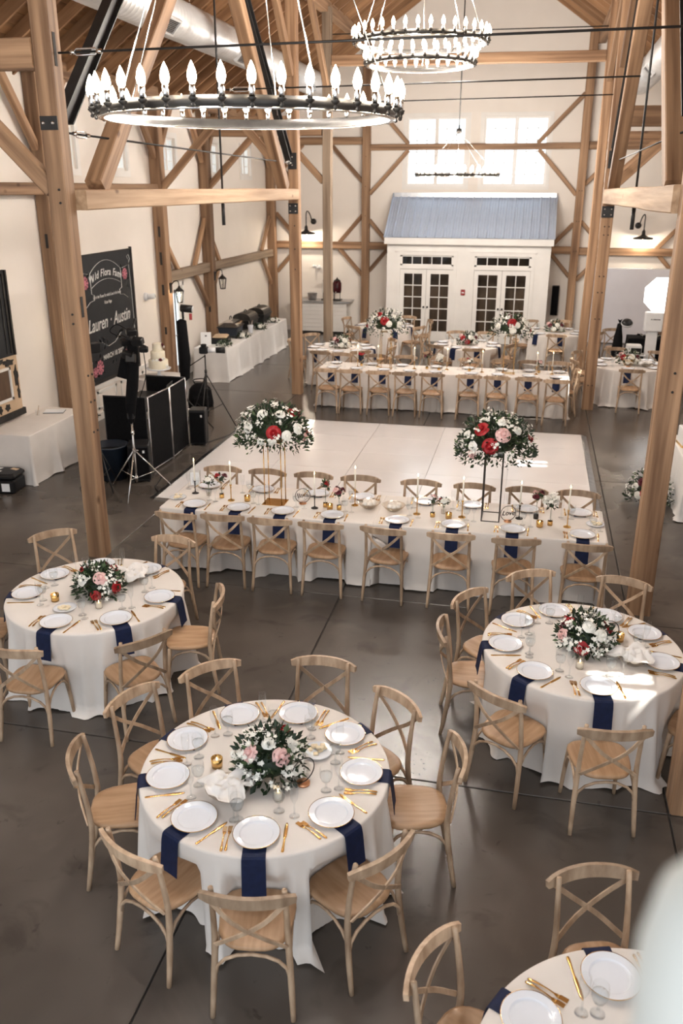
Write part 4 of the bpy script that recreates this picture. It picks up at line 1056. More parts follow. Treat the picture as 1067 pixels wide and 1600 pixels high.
for k in range(4):
    x = -0.0096 + k * 0.0064
    m.box(x - 0.0019, 0.057, 0.0, x + 0.0019, 0.098, 0.0028, T((0, 0, 0.001)))
fme = m.mesh('table_fork', 'gold')
gob_me = MB().lathe([(0.0, 0.002), (0.034, 0.002), (0.030, 0.006), (0.007, 0.012), (0.006, 0.05), (0.009, 0.065), (0.028, 0.078), (0.038, 0.105), (0.040, 0.135), (0.036, 0.172)], 20).mesh('water_goblet', 'glass')
gw_me = MB().lathe([(0, 0.074), (0.026, 0.081), (0.036, 0.106), (0.037, 0.125), (0, 0.125)], 16).mesh('ice_water', 'water')
flu_me = MB().lathe([(0.0, 0.002), (0.031, 0.002), (0.027, 0.005), (0.005, 0.010), (0.0045, 0.09), (0.012, 0.105), (0.022, 0.13), (0.026, 0.17), (0.024, 0.225)], 18).mesh('champagne_flute', 'glass')
def nap_mesh(d, w=0.065, drop=0.24):
    # d: distance from plate centre to the table edge
    P = [(0, 0.10, 0.0), (0, -d + 0.02, 0.0), (0, -d, -0.002), (0, -d - 0.012, -0.012), (0, -d - 0.018, -0.05), (0, -d - 0.030, -drop * 0.6), (0, -d - 0.042, -drop)]
    V = []; F = []
    for i, p in enumerate(P):
        ww = w * (1 + 0.06 * i / len(P))
        for s in (-1, -0.33, 0.33, 1):
            V.append((s * ww, p[1] - (0.004 * abs(s) if i > 3 else 0), p[2] + 0.004)); 
    n = 4
    for i in range(len(P) - 1):
        for k in range(3): F.append((i * n + k, i * n + k + 1, i * n + n + k + 1, i * n + n + k))
    b = len(V); V += [(v[0], v[1] + (0.004 if i > 15 else 0), v[2] - (0.003 if i <= 15 else 0)) for i, v in enumerate(V)]
    F += [tuple(b + i for i in reversed(f)) for f in F[:]]
    m_ = len(P)
    for i in range(m_ - 1):
        F.append((i * n, i * n + n, b + i * n + n, b + i * n)); F.append((i * n + 3, b + i * n + 3, b + i * n + n + 3, i * n + n + 3))
    e = (m_ - 1) * n
    for k in range(3): F.append((e + k, e + k + 1, b + e + k + 1, b + e + k)); F.append((k + 1, k, b + k, b + k + 1))
    return MB().add(V, F).mesh('napkin', 'napkin')
nap_round = nap_mesh(0.172); nap_long = nap_mesh(0.155)
ware_n = {}
def ware(name, me, cat, loc, rz, label, group):
    o = obj(name, me, None, T(loc) @ RZ(rz))
    return tag(o, label, cat, group)
goblet_used = []
g0 = tag(obj('water_goblet', gob_me), 'g', 'glass'); obj('ice_water', gw_me, g0)
def goblet(x, y, label, group): place(g0, goblet_used, (x, y, ZT), rnd.uniform(0, 6), label, group)
def setting(px, py, ang, where, nap, far=False, glasses=True, napkin=True):
    # ang: heading from plate to table centre
    M = RZ(ang - PI / 2)
    def at(x, y): v = M @ Vector((x, y, 0)); return (px + v.x, py + v.y)
    pl = place(plate0, plate_used, (px, py, ZT + 0.004), rnd.uniform(0, 6), 'gold rimmed white dinner plate ' + where, 'dinner plates ' + where)
    if napkin: ware('napkin', nap, 'napkin', (px, py, ZT), ang - PI / 2, 'navy napkin under a plate ' + where, 'navy napkins ' + where)
    if not far:
        x, y = at(0.160, -0.02); ware('table_knife', kme, 'knife', (x, y, ZT), ang - PI / 2 + rnd.uniform(-.06, .06), 'gold table knife beside a plate ' + where, 'gold knives ' + where)
        for dx in (-0.157, -0.184):
            x, y = at(dx, -0.02 + rnd.uniform(-.012, .012)); ware('table_fork', fme, 'fork', (x, y, ZT), ang - PI / 2 + rnd.uniform(-.06, .06), 'gold table fork beside a plate ' + where, 'gold forks ' + where)
    if glasses:
        at0 = at
        def at(x, y):
            gx_, gy_ = at0(x, y)
            for _ in range(2):
                for (ox, oy, r_) in OCC:
                    dd = math.hypot(gx_ - ox, gy_ - oy)
                    if 1e-4 < dd < r_ + 0.045: gx_, gy_ = ox + (gx_ - ox) / dd * (r_ + 0.047), oy + (gy_ - oy) / dd * (r_ + 0.047)
            return gx_, gy_
        x, y = at(0.115 + rnd.uniform(-.02, .02), 0.185 + rnd.uniform(-.02, .02)); goblet(x, y, 'stemmed water goblet filled with ice water ' + where, 'water goblets ' + where)
        x, y = at(0.20 + rnd.uniform(-.02, .02), 0.155 + rnd.uniform(-.02, .02)); ware('champagne_flute', flu_me, 'glass', (x, y, ZT), 0, 'slender empty champagne flute ' + where, 'champagne flutes ' + where)

# ------------------------------------------------------------------ flowers
def rose_mesh(mat):
    m = MB(); r = random.Random(5)
    for ring, (n, rad, h, tilt) in enumerate(((3, 0.010, 0.036, 0.15), (4, 0.020, 0.035, 0.40), (5, 0.030, 0.030, 0.75), (6, 0.038, 0.022, 1.15))):
        for k in range(n):
            a0 = 2 * PI * k / n + ring * 0.7; V = []; F = []
            for i in range(4):
                u = i / 3
                for j in range(4):
                    v = j / 3 - 0.5
                    a = a0 + v * 2 * PI / n * 1.25
                    rr = rad * (0.35 + 0.65 * u ** 0.7) + (0.010 * (u ** 2) * tilt)
                    V.append((rr * math.cos(a), rr * math.sin(a), h * (0.1 + 0.9 * u) - 0.022 * tilt * u ** 2 - 0.010 * abs(v) * u * 2))
            for i in range(3):
                for j in range(3): F.append((i * 4 + j, i * 4 + j + 1, i * 4 + 5 + j, i * 4 + 4 + j))
            m.add(V, F, True)
    m.lathe([(0, -0.005), (0.02, 0.004), (0.012, 0.024), (0, 0.032)], 8)
    return m.mesh('rose', mat)
ROSE = {k: rose_mesh(v) for k, v in (('red', 'petal_red'), ('blush', 'petal_blush'), ('white', 'petal_white'), ('wine', 'petal_wine'))}
def foliage_mesh(rx, ry, rz, n, seed, trail=0.0, flat_bottom=0.25):
    r = random.Random(seed); m = MB()
    m.lathe([(0, -0.25 * rz), (0.55 * rx, -0.15 * rz), (0.66 * rx, 0.15 * rz), (0.45 * rx, 0.5 * rz), (0, 0.62 * rz)], 12, mi=0)
    for i in range(n):
        a = r.uniform(0, 2 * PI); u = r.uniform(-flat_bottom, 1.0); s_ = math.sqrt(max(0, 1 - u * u)); q = r.uniform(0.62, 1.08)
        p = Vector((rx * s_ * math.cos(a) * q, ry * s_ * math.sin(a) * q, rz * u * q))
        if trail and r.random() < 0.12:
            p = Vector((rx * 1.12 * math.cos(a), ry * 1.12 * math.sin(a), -rz * r.uniform(0.1, trail)))
        out = Vector((math.cos(a) * s_ + r.uniform(-.5, .5), math.sin(a) * s_ + r.uniform(-.5, .5), u + r.uniform(-.5, .6))).normalized()
        side = out.cross(Vector((r.uniform(-1, 1), r.uniform(-1, 1), r.uniform(-1, 1)))).normalized()
        L = r.uniform(0.035, 0.075); w = L * r.uniform(0.16, 0.28); nrm = out.cross(side)
        m.add([p, p + out * L * 0.5 + side * w + nrm * 0.006, p + out * L, p + out * L * 0.5 - side * w + nrm * 0.006], [(0, 1, 2), (0, 2, 3)], mi=1 if r.random() < 0.22 else 0)
    return m.mesh('foliage', 'leaf', 'leaf_light')
def blossom_mesh(rx, ry, rz, n, seed, flat_bottom=0.1, spray=0.0):
    r = random.Random(seed); m = MB()
    for c in range(n):
        a = r.uniform(0, 2 * PI); u = r.uniform(-flat_bottom, 1.0); s_ = math.sqrt(max(0, 1 - u * u)); q = r.uniform(0.98, 1.14 + spray)
        cp = Vector((rx * s_ * math.cos(a) * q, ry * s_ * math.sin(a) * q, rz * u * q))
        for k in range(r.randint(3, 6)):
            p = cp + Vector((r.uniform(-.03, .03), r.uniform(-.03, .03), r.uniform(-.025, .03)))
            nz = Vector((math.cos(a) * s_ + r.uniform(-.4, .4), math.sin(a) * s_ + r.uniform(-.4, .4), u + r.uniform(0, .6))).normalized()
            x = nz.orthogonal().normalized(); y = nz.cross(x); R = r.uniform(0.013, 0.024)
            V = [p]; F = []
            for j in range(10):
                t = 2 * PI * j / 10; rr = R * (1.0 if j % 2 else 0.55); V.append(p + x * rr * math.cos(t) + y * rr * math.sin(t) + nz * (0.006 if j % 2 else 0.001))
            for j in range(10): F.append((0, 1 + j, 1 + (j + 1) % 10))
            m.add(V, F)
    return m.mesh('blossom_cluster', 'petal_white')
def arrangement(loc, label, rx, rz, seed, roses, group=None, leaves=420, blossoms=34, bowl=True, trail=0.0, cat='flowers', spray=0.0, fb=0.25):
    t = thing('flower_arrangement', label, cat, loc, 0, group)
    r = random.Random(seed)
    base = 0.07 if bowl else rz * 0.35
    fo = obj('foliage', foliage_mesh(rx, rx, rz, leaves, seed, trail, fb), t, T((0, 0, base))); fo['kind'] = 'stuff'
    bl = obj('blossom_cluster', blossom_mesh(rx, rx, rz, blossoms, seed + 1, 0.2 if not bowl else 0.05, spray), t, T((0, 0, base))); bl['kind'] = 'stuff'
    for (col, az, el, sc) in roses:
        d = Vector((math.cos(el) * math.cos(az), math.cos(el) * math.sin(az), math.sin(el)))
        p = Vector((rx * d.x, rx * d.y, rz * d.z)) * 1.03
        obj('rose', ROSE[col], t, T((p.x, p.y, p.z + base)) @ d.to_track_quat('Z', 'Y').to_matrix().to_4x4() @ RZ(r.uniform(0, 6)) @ Matrix.Scale(sc, 4))
    if bowl:
        obj('bowl', MB().lathe([(0, 0.002), (0.06, 0.002), (0.09, 0.04), (0.10, 0.075), (0.095, 0.075), (0, 0.05)], 18).mesh('bowl', 'gold'), t)
    return t

# small table pieces
def votive(x, y, label, gold=False, group=None):
    t = thing('votive_candle', label, 'candle', (x, y, ZT), 0, group)
    if gold:
        obj('cup', MB().lathe([(0, 0.003), (0.034, 0.003), (0.037, 0.07), (0.033, 0.07), (0.032, 0.02), (0, 0.02)], 16).mesh('cup', 'gold'), t)
        obj('wax', MB().lathe([(0, 0.045), (0.031, 0.045), (0.031, 0.02)], 14).mesh('wax', 'wax'), t)
    else:
        obj('cylinder', MB().lathe([(0, 0.003), (0.030, 0.003), (0.031, 0.13)], 16).mesh('cylinder', 'votive_glass'), t)
        obj('wax', MB().lathe([(0, 0.05), (0.026, 0.05), (0.026, 0.006), (0, 0.006)], 14).mesh('wax', 'wax'), t)
    obj('flame', MB().lathe([(0, 0.052), (0.004, 0.058), (0.003, 0.068), (0, 0.076)], 6).mesh('flame', 'flame'), t)
def bread_bowl(x, y, label, cloth=True, group=None, s=1.0):
    t = thing('bread_bowl', label, 'bowl', (x, y, ZT), rnd.uniform(0, 6), group)
    obj('glass_bowl', MB().lathe([(0, 0.003), (0.06, 0.003), (0.10, 0.035), (0.135, 0.075), (0.132, 0.077), (0.095, 0.038), (0.055, 0.008), (0, 0.008)], 24).mesh('glass_bowl', 'votive_glass'), t)
    r = random.Random(int(x * 100))
    if cloth:
        V = []; F = []; n, k = 26, 7
        for i in range(k + 1):
            q = i / k
            for j in range(n):
                a = 2 * PI * j / n; w = 1 + 0.22 * math.sin(3 * a + 1) * q + 0.12 * math.sin(7 * a) * q
                V.append((0.155 * q * w * math.cos(a), 0.155 * q * w * math.sin(a), 0.105 + 0.025 * math.sin(5 * a + q * 4) * q - 0.02 * q + 0.015 * math.sin(4 * q * PI + a)))
        for i in range(k):
            for j in range(n): F.append((i * n + j, i * n + (j + 1) % n, (i + 1) * n + (j + 1) % n, (i + 1) * n + j))
        obj('white_cloth', MB().add(V, F, True).mesh('white_cloth', 'cloth_white'), t)
    for i in range(7):
        a = 2 * PI * i / 7; R = 0.06 if i else 0
        obj('roll', MB().lathe([(0, -0.028), (0.03, -0.015), (0.036, 0.005), (0.024, 0.024), (0, 0.03)], 10, T((R * math.cos(a), R * math.sin(a), 0.065 if not cloth else 0.06))).mesh('roll', 'roll_white'), t)
def cookie_plate(x, y, label, group=None):
    t = thing('cookie_plate', label, 'plate', (x, y, ZT), 0, group)
    obj('side_plate', MB().lathe([(0, 0.003), (0.05, 0.003), (0.07, 0.008), (0.098, 0.016), (0.096, 0.018), (0.068, 0.011), (0, 0.008)], 28).mesh('side_plate', 'china'), t)
    r = random.Random(int(y * 100))
    cm = MB().cbox(-0.016, -0.016, 0, 0.016, 0.016, 0.012, 0.003).mesh('cookie', 'sugar')
    for i in range(12):
        a = r.uniform(0, 6.28); R = 0.055 * math.sqrt(r.random())
        obj('cookie', cm, t, T((R * math.cos(a), R * math.sin(a), 0.0095 + 0.007 * (i % 3))) @ RZ(r.uniform(0, 3)) @ RX(r.uniform(-.2, .2)))
def hoop_sign(x, y, rz, label, text=None, col='copper', R=0.075):
    t = thing('table_hoop', label, 'sign', (x, y, ZT), rz)
    obj('foot', MB().lathe([(0, 0.0), (0.042, 0.0), (0.042, 0.012), (0, 0.012)], 20).mesh('foot', 'copper'), t)
    P = [(R * math.sin(2 * PI * k / 32), 0, R + 0.012 + R * -math.cos(2 * PI * k / 32)) for k in range(33)]
    obj('hoop', MB().tube(P, 0.0035, 6, caps=False).mesh('hoop', col), t)
    if text:
        if text == '~':
            pts = [(-R * 0.75 + R * 1.5 * k / 40, 0, R + 0.012 + 0.30 * R * math.sin(k * 0.95) * (1.3 if k < 9 else 0.8)) for k in range(41)]
            obj('script_stroke', MB().tube(pts, 0.003, 5).mesh('script_stroke', col), t)
        else:
            obj('lettering', text_mesh(text, 0.075, col, 0.3, 0.002, 0.001), t, T((0, 0, R - 0.01)) @ RX(PI / 2))
def taper(x, y, label, col='gold', h=0.17, group=None):
    t = thing('taper_candle', label, 'candle', (x, y, ZT), 0, group)
    obj('candlestick', MB().lathe([(0, 0.001), (0.042, 0.001), (0.040, 0.008), (0.012, 0.018), (0.006, 0.03), (0.006, h - 0.05), (0.010, h - 0.04), (0.006, h - 0.03), (0.012, h - 0.012), (0.013, h), (0, h)], 14).mesh('candlestick', col), t)
    obj('candle', MB().tube([(0, 0, h - 0.005), (0, 0, h + 0.24)], [0.0105, 0.008], 10).mesh('candle', 'wax'), t)
    obj('flame', MB().lathe([(0, 0.242), (0.005, 0.252), (0.004, 0.266), (0, 0.28)], 6, T((0, 0, h))).mesh('flame', 'flame'), t)
def bud_vase(x, y, label, cols, h=0.13, seed=1, bottom='gold', group=None, puff=False):
    t = thing('bud_vase', label, 'vase', (x, y, ZT), 0, group)
    obj('vase_glass', MB().lathe([(0, 0.002), (0.026, 0.002), (0.027, 0.06), (0.012, 0.085), (0.011, h), (0.014, h + 0.004)], 14).mesh('vase_glass', 'glass'), t)
    obj('dipped_base', MB().lathe([(0, 0.0), (0.0275, 0.0), (0.0285, 0.05), (0.027, 0.05)], 14).mesh('dipped_base', bottom), t)
    r = random.Random(seed)
    for i, c in enumerate(cols):
        a = 2 * PI * i / len(cols) + r.uniform(0, 1); q = 0.045 if len(cols) > 1 else 0.01
        top = Vector((q * math.cos(a), q * math.sin(a), h + 0.08 + 0.05 * r.random()))
        obj('stem', MB().tube([(0, 0, 0.01), (0, 0, h), top], 0.0025, 5).mesh('stem', 'leaf_light'), t)
        obj('bloom', ROSE[c], t, T(top) @ Vector((math.cos(a) * 0.5, math.sin(a) * 0.5, 1)).to_track_quat('Z', 'Y').to_matrix().to_4x4() @ Matrix.Scale(0.8, 4))
    fo = obj('foliage', foliage_mesh(0.05, 0.05, 0.07, 26, seed), t, T((0, 0, h + 0.05)) @ Matrix.Scale(0.8, 4)); fo['kind'] = 'stuff'
    if puff:
        b = obj('blossom_cluster', blossom_mesh(0.07, 0.07, 0.06, 26, seed, 0.9), t, T((0, 0, h + 0.12))); b['kind'] = 'stuff'
def card_frame(x, y, rz, label):
    t = thing('menu_stand', label, 'card', (x, y, ZT), rz)
    obj('acrylic', MB().box(-0.06, -0.04, 0, -0.057, 0.04, 0.17).box(0.057, -0.04, 0, 0.06, 0.04, 0.17).box(-0.06, 0.037, 0, 0.06, 0.04, 0.17).mesh('acrylic', 'glass'), t)
    obj('card', MB().box(-0.055, -0.035, 0.001, 0.055, -0.03, 0.16).mesh('card', 'white_plastic'), t)

# ------------------------------------------------------------------ round tables and their settings
OCC = [(-1.55, 3.99, 0.17), (-1.37, 4.27, 0.2), (-3.40, 6.73, 0.17), (-3.6, 6.37, 0.2), (0.97, 6.12, 0.17), (0.62, 6.3, 0.2), (2.32, 18.42, 0.17), (-1.63, 9.05, 0.14), (-1.34, 9.02, 0.14), (-2.72, 9.0, 0.15), (-0.26, 9.06, 0.17), (-2.77, 17.05, 0.15), (-0.34, 17.12, 0.15)]
OCC += [(x, y, 0.05) for x, y in ((-3.24, 8.95), (-1.07, 8.97), (-0.57, 8.98), (0.56, 8.93), (-1.80, 9.10), (-2.23, 8.91), (-3.74, 9.10), (0.05, 9.08), (-3.56, 9.07), (-3.38, 9.02), (-2.12, 8.98), (-1.95, 8.93), (-0.89, 8.93), (-0.78, 9.06), (0.23, 9.12), (0.38, 8.95), (-3.05, 8.97), (-2.05, 8.90), (-0.71, 8.91), (0.27, 8.87),
        (-3.35, 17.1), (-2.95, 17.2), (-2.2, 17.15), (-1.55, 17.2), (-0.85, 17.1), (0.2, 17.12), (0.5, 17.2), (-3.3, 17.25), (-1.95, 17.2), (-1.7, 17.1), (-1.1, 17.15), (0.25, 17.3), (-1.14, 4.2), (-1.25, 4.03), (-1.71, 4.24), (-3.9, 6.14), (-3.46, 6.1), (0.57, 5.96), (0.9, 6.46))]
OCC += [(-1.13, 4.52, 0.10), (-3.74, 6.02, 0.10), (-3.88, 8.9, 0.10), (0.86, 9.06, 0.10)]
def pol(c, r, a): a = math.radians(a); return (c[0] + r * math.cos(a), c[1] + r * math.sin(a))
def camaz(c): return math.atan2(-c[1], -c[0])
RT = [
 dict(c=(-1.41, 4.30), seed=3, name='at the round table with cloth lined bread bowl', lab='round table in ivory cloth with cloth lined bread bowl and pink roses',
      plates=[-158, -116, -78, -34, 6, 46, 85, 124, 165], chairs=[(-2.58, 4.02), (-1.90, 3.33), (-1.16, 3.15), (-0.52, 3.60), (-0.21, 4.58), (-0.67, 5.10), (-1.31, 5.49), (-2.13, 5.22), (-2.54, 4.74)],
      yaw=[0.15, 0.05, -0.05, 0.05, 0.0, 0.05, 0.1, 0.1, -0.05], far=False,
      cl=['facing the gold votive of the bread bowl table', 'nearest the cloth lined bread bowl', 'facing the tall glass votive at the bread bowl table', 'between tall glass votive and pulled out chair at bread bowl table', 'pulled well out from the bread bowl table', 'nearest the plate of cream squares by the copper hoop', 'across the pink roses from the tall glass votive', 'across the pink roses from the copper hoop', 'of the bread bowl table backing on the heavy post table']),
 dict(c=(-3.63, 6.37), seed=8, name='at the round table by the heavy timber post', lab='round table in ivory cloth standing before the heavy timber post',
      plates=[-164, -95, -47, 2, 65, 112, 155], chairs=[(-4.62, 7.36), (-3.33, 7.50), (-2.44, 6.38), (-2.74, 5.48), (-3.68, 5.10), (-4.85, 5.95)], yaw=[0.0, 0.15, 0.25, 0.1, 0.1, 0.0], far=False,
      cl=['between the heavy post and its round table', 'in front of the post end of the dance floor table', 'turned sideways beside the heavy post table, seat fully showing', 'of the heavy post table backing on the bread bowl table', 'facing the red roses on the heavy post table', 'nearest the gold votive of the heavy post table']),
 dict(c=(0.60, 6.30), seed=5, name='at the sunlit round table by the broad post', lab='round table in ivory cloth catching a patch of sun',
      plates=[148, -170, -127, -81, -13, 32, 68, 110], chairs=[(0.17, 7.42), (1.02, 7.44), (-0.36, 6.84), (-0.52, 6.19), (-0.05, 5.27), (0.76, 5.00), (1.80, 6.72), (1.72, 5.72)], yaw=[0.1, 0.1, -0.1, 0.0, 0.0, 0.05, 0, 0.1], far=False,
      cl=['of the sunlit table backing on the dance floor table', 'of the sunlit table touching the broad post', 'of the sunlit table facing the red roses beside its napkins', 'of the sunlit table facing the blush rose side', 'of the sunlit table facing the tall glass votive', 'facing the sun patch on the round table', 'of the sunlit table facing its bread bowl', 'of the sunlit table behind the standing timber post']),
 dict(c=(0.77, 2.58), seed=9, name='at the round table beside the white newel post', lab='round table in ivory cloth beside the blurred white newel post',
      plates=[107, 152, 62], chairs=[(0.524, 3.72), (-0.25, 3.03)], yaw=[0.12, 0.0], far=False, cl=['facing the newel post across its round table', 'of the newel post table nearest the bread bowl table']),
 dict(c=(-4.15, 19.25), seed=12, name='at the round table beside the bolted post', lab='round table with low flowers beside the bolted timber post',
      plates=[160, -165, -125, -85, -45, -8, 35, 75, 115], chairs=[(-5.16, 20.35), (-5.42, 19.50), (-4.37, 18.02), (-3.50, 18.25), (-2.90, 18.95), (-3.05, 19.95)], yaw=[0, 0, 0, 0, 0, 0], far=True),
 dict(c=(-1.38, 20.30), seed=13, name='at the round table before the french doors', lab='round table with red flowers between porch and far long table',
      plates=[165, 205, 250, 290, -20, 20, 60, 110], chairs=[(-1.75, 21.50), (-2.05, 19.35), (-2.50, 20.80), (-1.15, 19.08), (-0.37, 19.80), (-1.0, 21.50), (-0.25, 20.55)], yaw=[0] * 7, far=True),
 dict(c=(0.62, 22.70), seed=14, name='at the round table beside the porch corner', lab='round table with cream flowers beside the porch corner',
      plates=[-175, -125, -80, -35, 10, 50, 95, 140], chairs=[(0.66, 21.45), (0.87, 23.95), (0.0, 23.80), (-0.45, 22.20), (1.75, 22.15)], yaw=[0] * 5, far=True),
 dict(c=(2.05, 18.62), seed=15, name='at the round table beside the photo booth', lab='round table with hoop sign in front of the photo booth',
      plates=[165, -155, -95, -40, 5, 45, 90, 130], chairs=[(2.02, 17.42), (1.89, 19.90), (2.78, 19.60), (1.02, 19.25), (3.18, 18.15), (0.92, 18.25)], yaw=[0] * 6, far=True),
 dict(c=(-3.75, 22.75), seed=16, name='at the round table near the bar cabinet', lab='round table with navy napkins near the bar cabinet',
      plates=[-170, -120, -60, -15, 30, 75, 130], chairs=[(-3.22, 23.85), (-2.70, 22.00), (-2.55, 23.20), (-4.90, 23.20), (-4.40, 21.70)], yaw=[0] * 5, far=True),
]
for tb in RT:
    c = tb['c']
    round_table(c, tb['lab'], tb['seed'], None, [chair_pose(q, c, yw) for q, yw in zip(tb['chairs'], tb['yaw'])])
    for a in tb['plates']:
        p = pol(c, 0.603, a)
        setting(p[0], p[1], math.radians(a) + PI, tb['name'], nap_round, tb['far'])
    for i, (q, yw) in enumerate(zip(tb['chairs'], tb['yaw'])):
        own = tb.get('cl')
        chair_by_top(q, c, ('oak crossback chair ' + own[i]) if own else 'pale oak crossback chair ' + tb['name'], 'crossback chairs ' + tb['name'], yw)
chair_by_top((2.02, 22.75), (2.1, 21.0), 'lone crossback chair standing before the pale photo backdrop', 'stray chairs', 0.25)

def cpiece(i, z, label, rx, rz, seed, spec, **k):
    c = RT[i]['c']; az = camaz(c)
    return arrangement((c[0] + k.pop('dx', 0), c[1] + k.pop('dy', 0), ZT), label, rx, rz, seed, [(a, az + b, e, s) for (a, b, e, s) in spec], **k)
cpiece(0, 0, 'low white and blush rose centrepiece beside cloth lined bread bowl', 0.205, 0.205, 31,
       [('blush', -0.95, 0.75, 1.15), ('blush', 0.45, 0.72, 1.2), ('red', 2.5, 0.75, 1.15), ('wine', 3.5, 0.7, 0.9), ('white', 1.3, 0.75, 1.0), ('white', -1.6, 0.3, 0.9), ('white', 0.9, 0.15, 0.9), ('white', -0.1, 1.2, 0.9)], leaves=620, blossoms=60, dx=0.04, dy=-0.03)
cpiece(1, 0, 'low centrepiece of red and blush roses before the timber post', 0.20, 0.19, 32,
       [('red', -2.2, 0.75, 1.15), ('red', 1.9, 0.75, 1.2), ('blush', 0.1, 0.8, 1.3), ('red', 0.8, 0.15, 1.15), ('red', -0.2, 0.0, 1.0), ('wine', 2.6, 0.9, 1.1), ('white', -1.0, 0.6, 1.0), ('blush', 3.0, 0.6, 0.9)], leaves=620, blossoms=40, dx=0.04)
cpiece(2, 0, 'low mostly white centrepiece with red roses in the sun patch', 0.20, 0.20, 33,
       [('red', -1.9, 0.7, 1.0), ('red', -1.4, 0.85, 0.9), ('wine', -1.5, 0.55, 0.9), ('blush', -1.1, 0.3, 1.2), ('red', -0.1, 0.1, 1.25), ('red', 2.2, 0.6, 0.8), ('red', 1.6, 0.55, 0.9), ('blush', -1.9, 0.2, 1.1), ('white', 0.8, 0.6, 1.1), ('white', 0.2, 1.0, 1.1)], leaves=520, blossoms=70, dx=0.02)
far_lab = {4: 'low cream and wine centrepiece on the table by the bolted post', 5: 'low red and white centrepiece before the french doors', 6: 'low cream and wine centrepiece by the porch corner', 7: 'low white and red centrepiece by the photo booth', 8: 'low white centrepiece on the table near the bar'}
for i in range(4, 9):
    cpiece(i, 0, far_lab[i], 0.22, 0.21, 40 + i, [('red' if i in (5, 7) else 'wine', -0.6, 0.5, 1.3), ('white', 0.4, 0.6, 1.3), ('wine', 1.2, 0.5, 1.2), ('blush' if i != 8 else 'white', -1.2, 0.7, 1.2), ('red' if i == 5 else 'white', 0.0, 0.1, 1.2), ('white', 0.9, 0.1, 1.2)], leaves=260, blossoms=30)

# extras on the near round tables
bread_bowl(-1.55, 3.99, 'glass bread bowl lined with a white cloth beside pink roses')
cookie_plate(-1.13, 4.52, 'small glass plate of cream squares beside the copper hoop')
hoop_sign(-1.14, 4.20, 0.9, 'copper hoop table number stand beside the pink rose centrepiece', None, 'bronze', 0.085)
votive(-1.25, 4.03, 'tall glass cylinder votive beside the bread bowl', False); votive(-1.71, 4.24, 'gold cup votive beside the pink rose centrepiece', True)
votive(-3.90, 6.14, 'gold cup votive beside the red rose centrepiece', True); votive(-3.46, 6.10, 'tall glass cylinder votive beside the red rose centrepiece', False)
cookie_plate(-3.74, 6.02, 'small plate of cream squares beside the red rose centrepiece'); bread_bowl(-3.42, 6.70, 'glass bowl of bread rolls behind the red rose centrepiece', True)
votive(0.57, 5.96, 'tall glass cylinder votive beside the sunlit centrepiece', False); votive(0.90, 6.46, 'gold cup votive beside the sunlit centrepiece', True)
bread_bowl(0.97, 6.12, 'glass bread bowl beside the sunlit white centrepiece', True); hoop_sign(0.80, 6.42, 0.3, 'dark hoop stand behind the sunlit centrepiece', None, 'bronze', 0.09)
hoop_sign(2.03, 18.34, 0.1, 'pale hoop sign in front of the photo booth centrepiece', '~', 'gold', 0.11); bread_bowl(2.38, 18.42, 'glass bread bowl beside the photo booth centrepiece', True)
hoop_sign(-3.85, 19.0, 0.2, 'pale hoop sign beside the bolted post centrepiece', '~', 'gold', 0.11)

# ------------------------------------------------------------------ long tables
def long_table(x0, x1, y0, y1, label, seed, chairs):
    t = thing('long_table', label, 'table', ((x0 + x1) / 2, (y0 + y1) / 2, 0))
    hx = (x1 - x0) / 4 + 0.005; hy = (y1 - y0) / 2
    for s in (-1, 1):
        obj('tablecloth', cloth_rect(hx, hy, TH + (0.0012 if s > 0 else 0), seed + s, 'cloth', 420, pull=0.03, wr=0.022, chairs=[(a - (x0 + x1) / 2 - s * (hx - 0.005), b - (y0 + y1) / 2, c_) for (a, b, c_) in chairs]), t, T((s * (hx - 0.005), 0, 0)))
        obj('tabletop', MB().box(-hx + 0.02, -hy + 0.02, 0.72, hx - 0.02, hy - 0.02, 0.75).mesh('tabletop', 'seat_wood'), t, T((s * hx, 0, 0)))
    return t
long_table(-3.97, 0.96, 8.56, 9.53, 'long head table in ivory cloths beside the dance floor', 21,
    [chair_pose((x, 8.17 if x > -3.5 else 8.12), (x, 20)) for x in (-3.60, -3.08, -2.55, -1.99, -1.33, -0.62, 0.04, 0.73)] + [chair_pose((x, 9.82), (x, 0)) for x in (-3.64, -3.05, -2.46, -1.87, -1.13, -0.49, 0.12, 0.71)])
NF = [-3.60, -3.07, -2.55, -1.98, -1.25, -0.64, -0.01, 0.71]
ws_ = 'on the long table beside the dance floor'
for x in NF:
    setting(x, 8.715, PI / 2, ws_, nap_long)
for x in (-3.66, -2.98, -2.30, -1.75, -1.02, -0.49, 0.13, 0.71):
    setting(x, 9.375, -PI / 2, ws_, nap_long)
ORD = ['first', 'second', 'third', 'fourth', 'fifth', 'sixth', 'seventh', 'eighth', 'ninth']
for i, (x, yw) in enumerate(zip([-3.60, -3.08, -2.55, -1.99, -1.33, -0.62, 0.04, 0.73], (-.05, .05, .03, .02, -.08, .02, .10, .04))):
    chair_by_top((x, 8.17 if x > -3.5 else 8.12), (x, 20), ORD[i] + ' crossback chair from the heavy post, outer side of dance floor table', 'crossback chairs at the dance floor table, napkin side', yw)
for i, (x, yw) in enumerate(zip([-3.64, -3.05, -2.46, -1.87, -1.13, -0.49, 0.12, 0.71], (.05, -.03, .0, .04, .02, -.04, -.06, -.08))):
    chair_by_top((x, 9.82), (x, 0), ORD[i] + ' crossback chair from the heavy post, with its back to dance floor', 'crossback chairs backing on to the dance floor', yw)
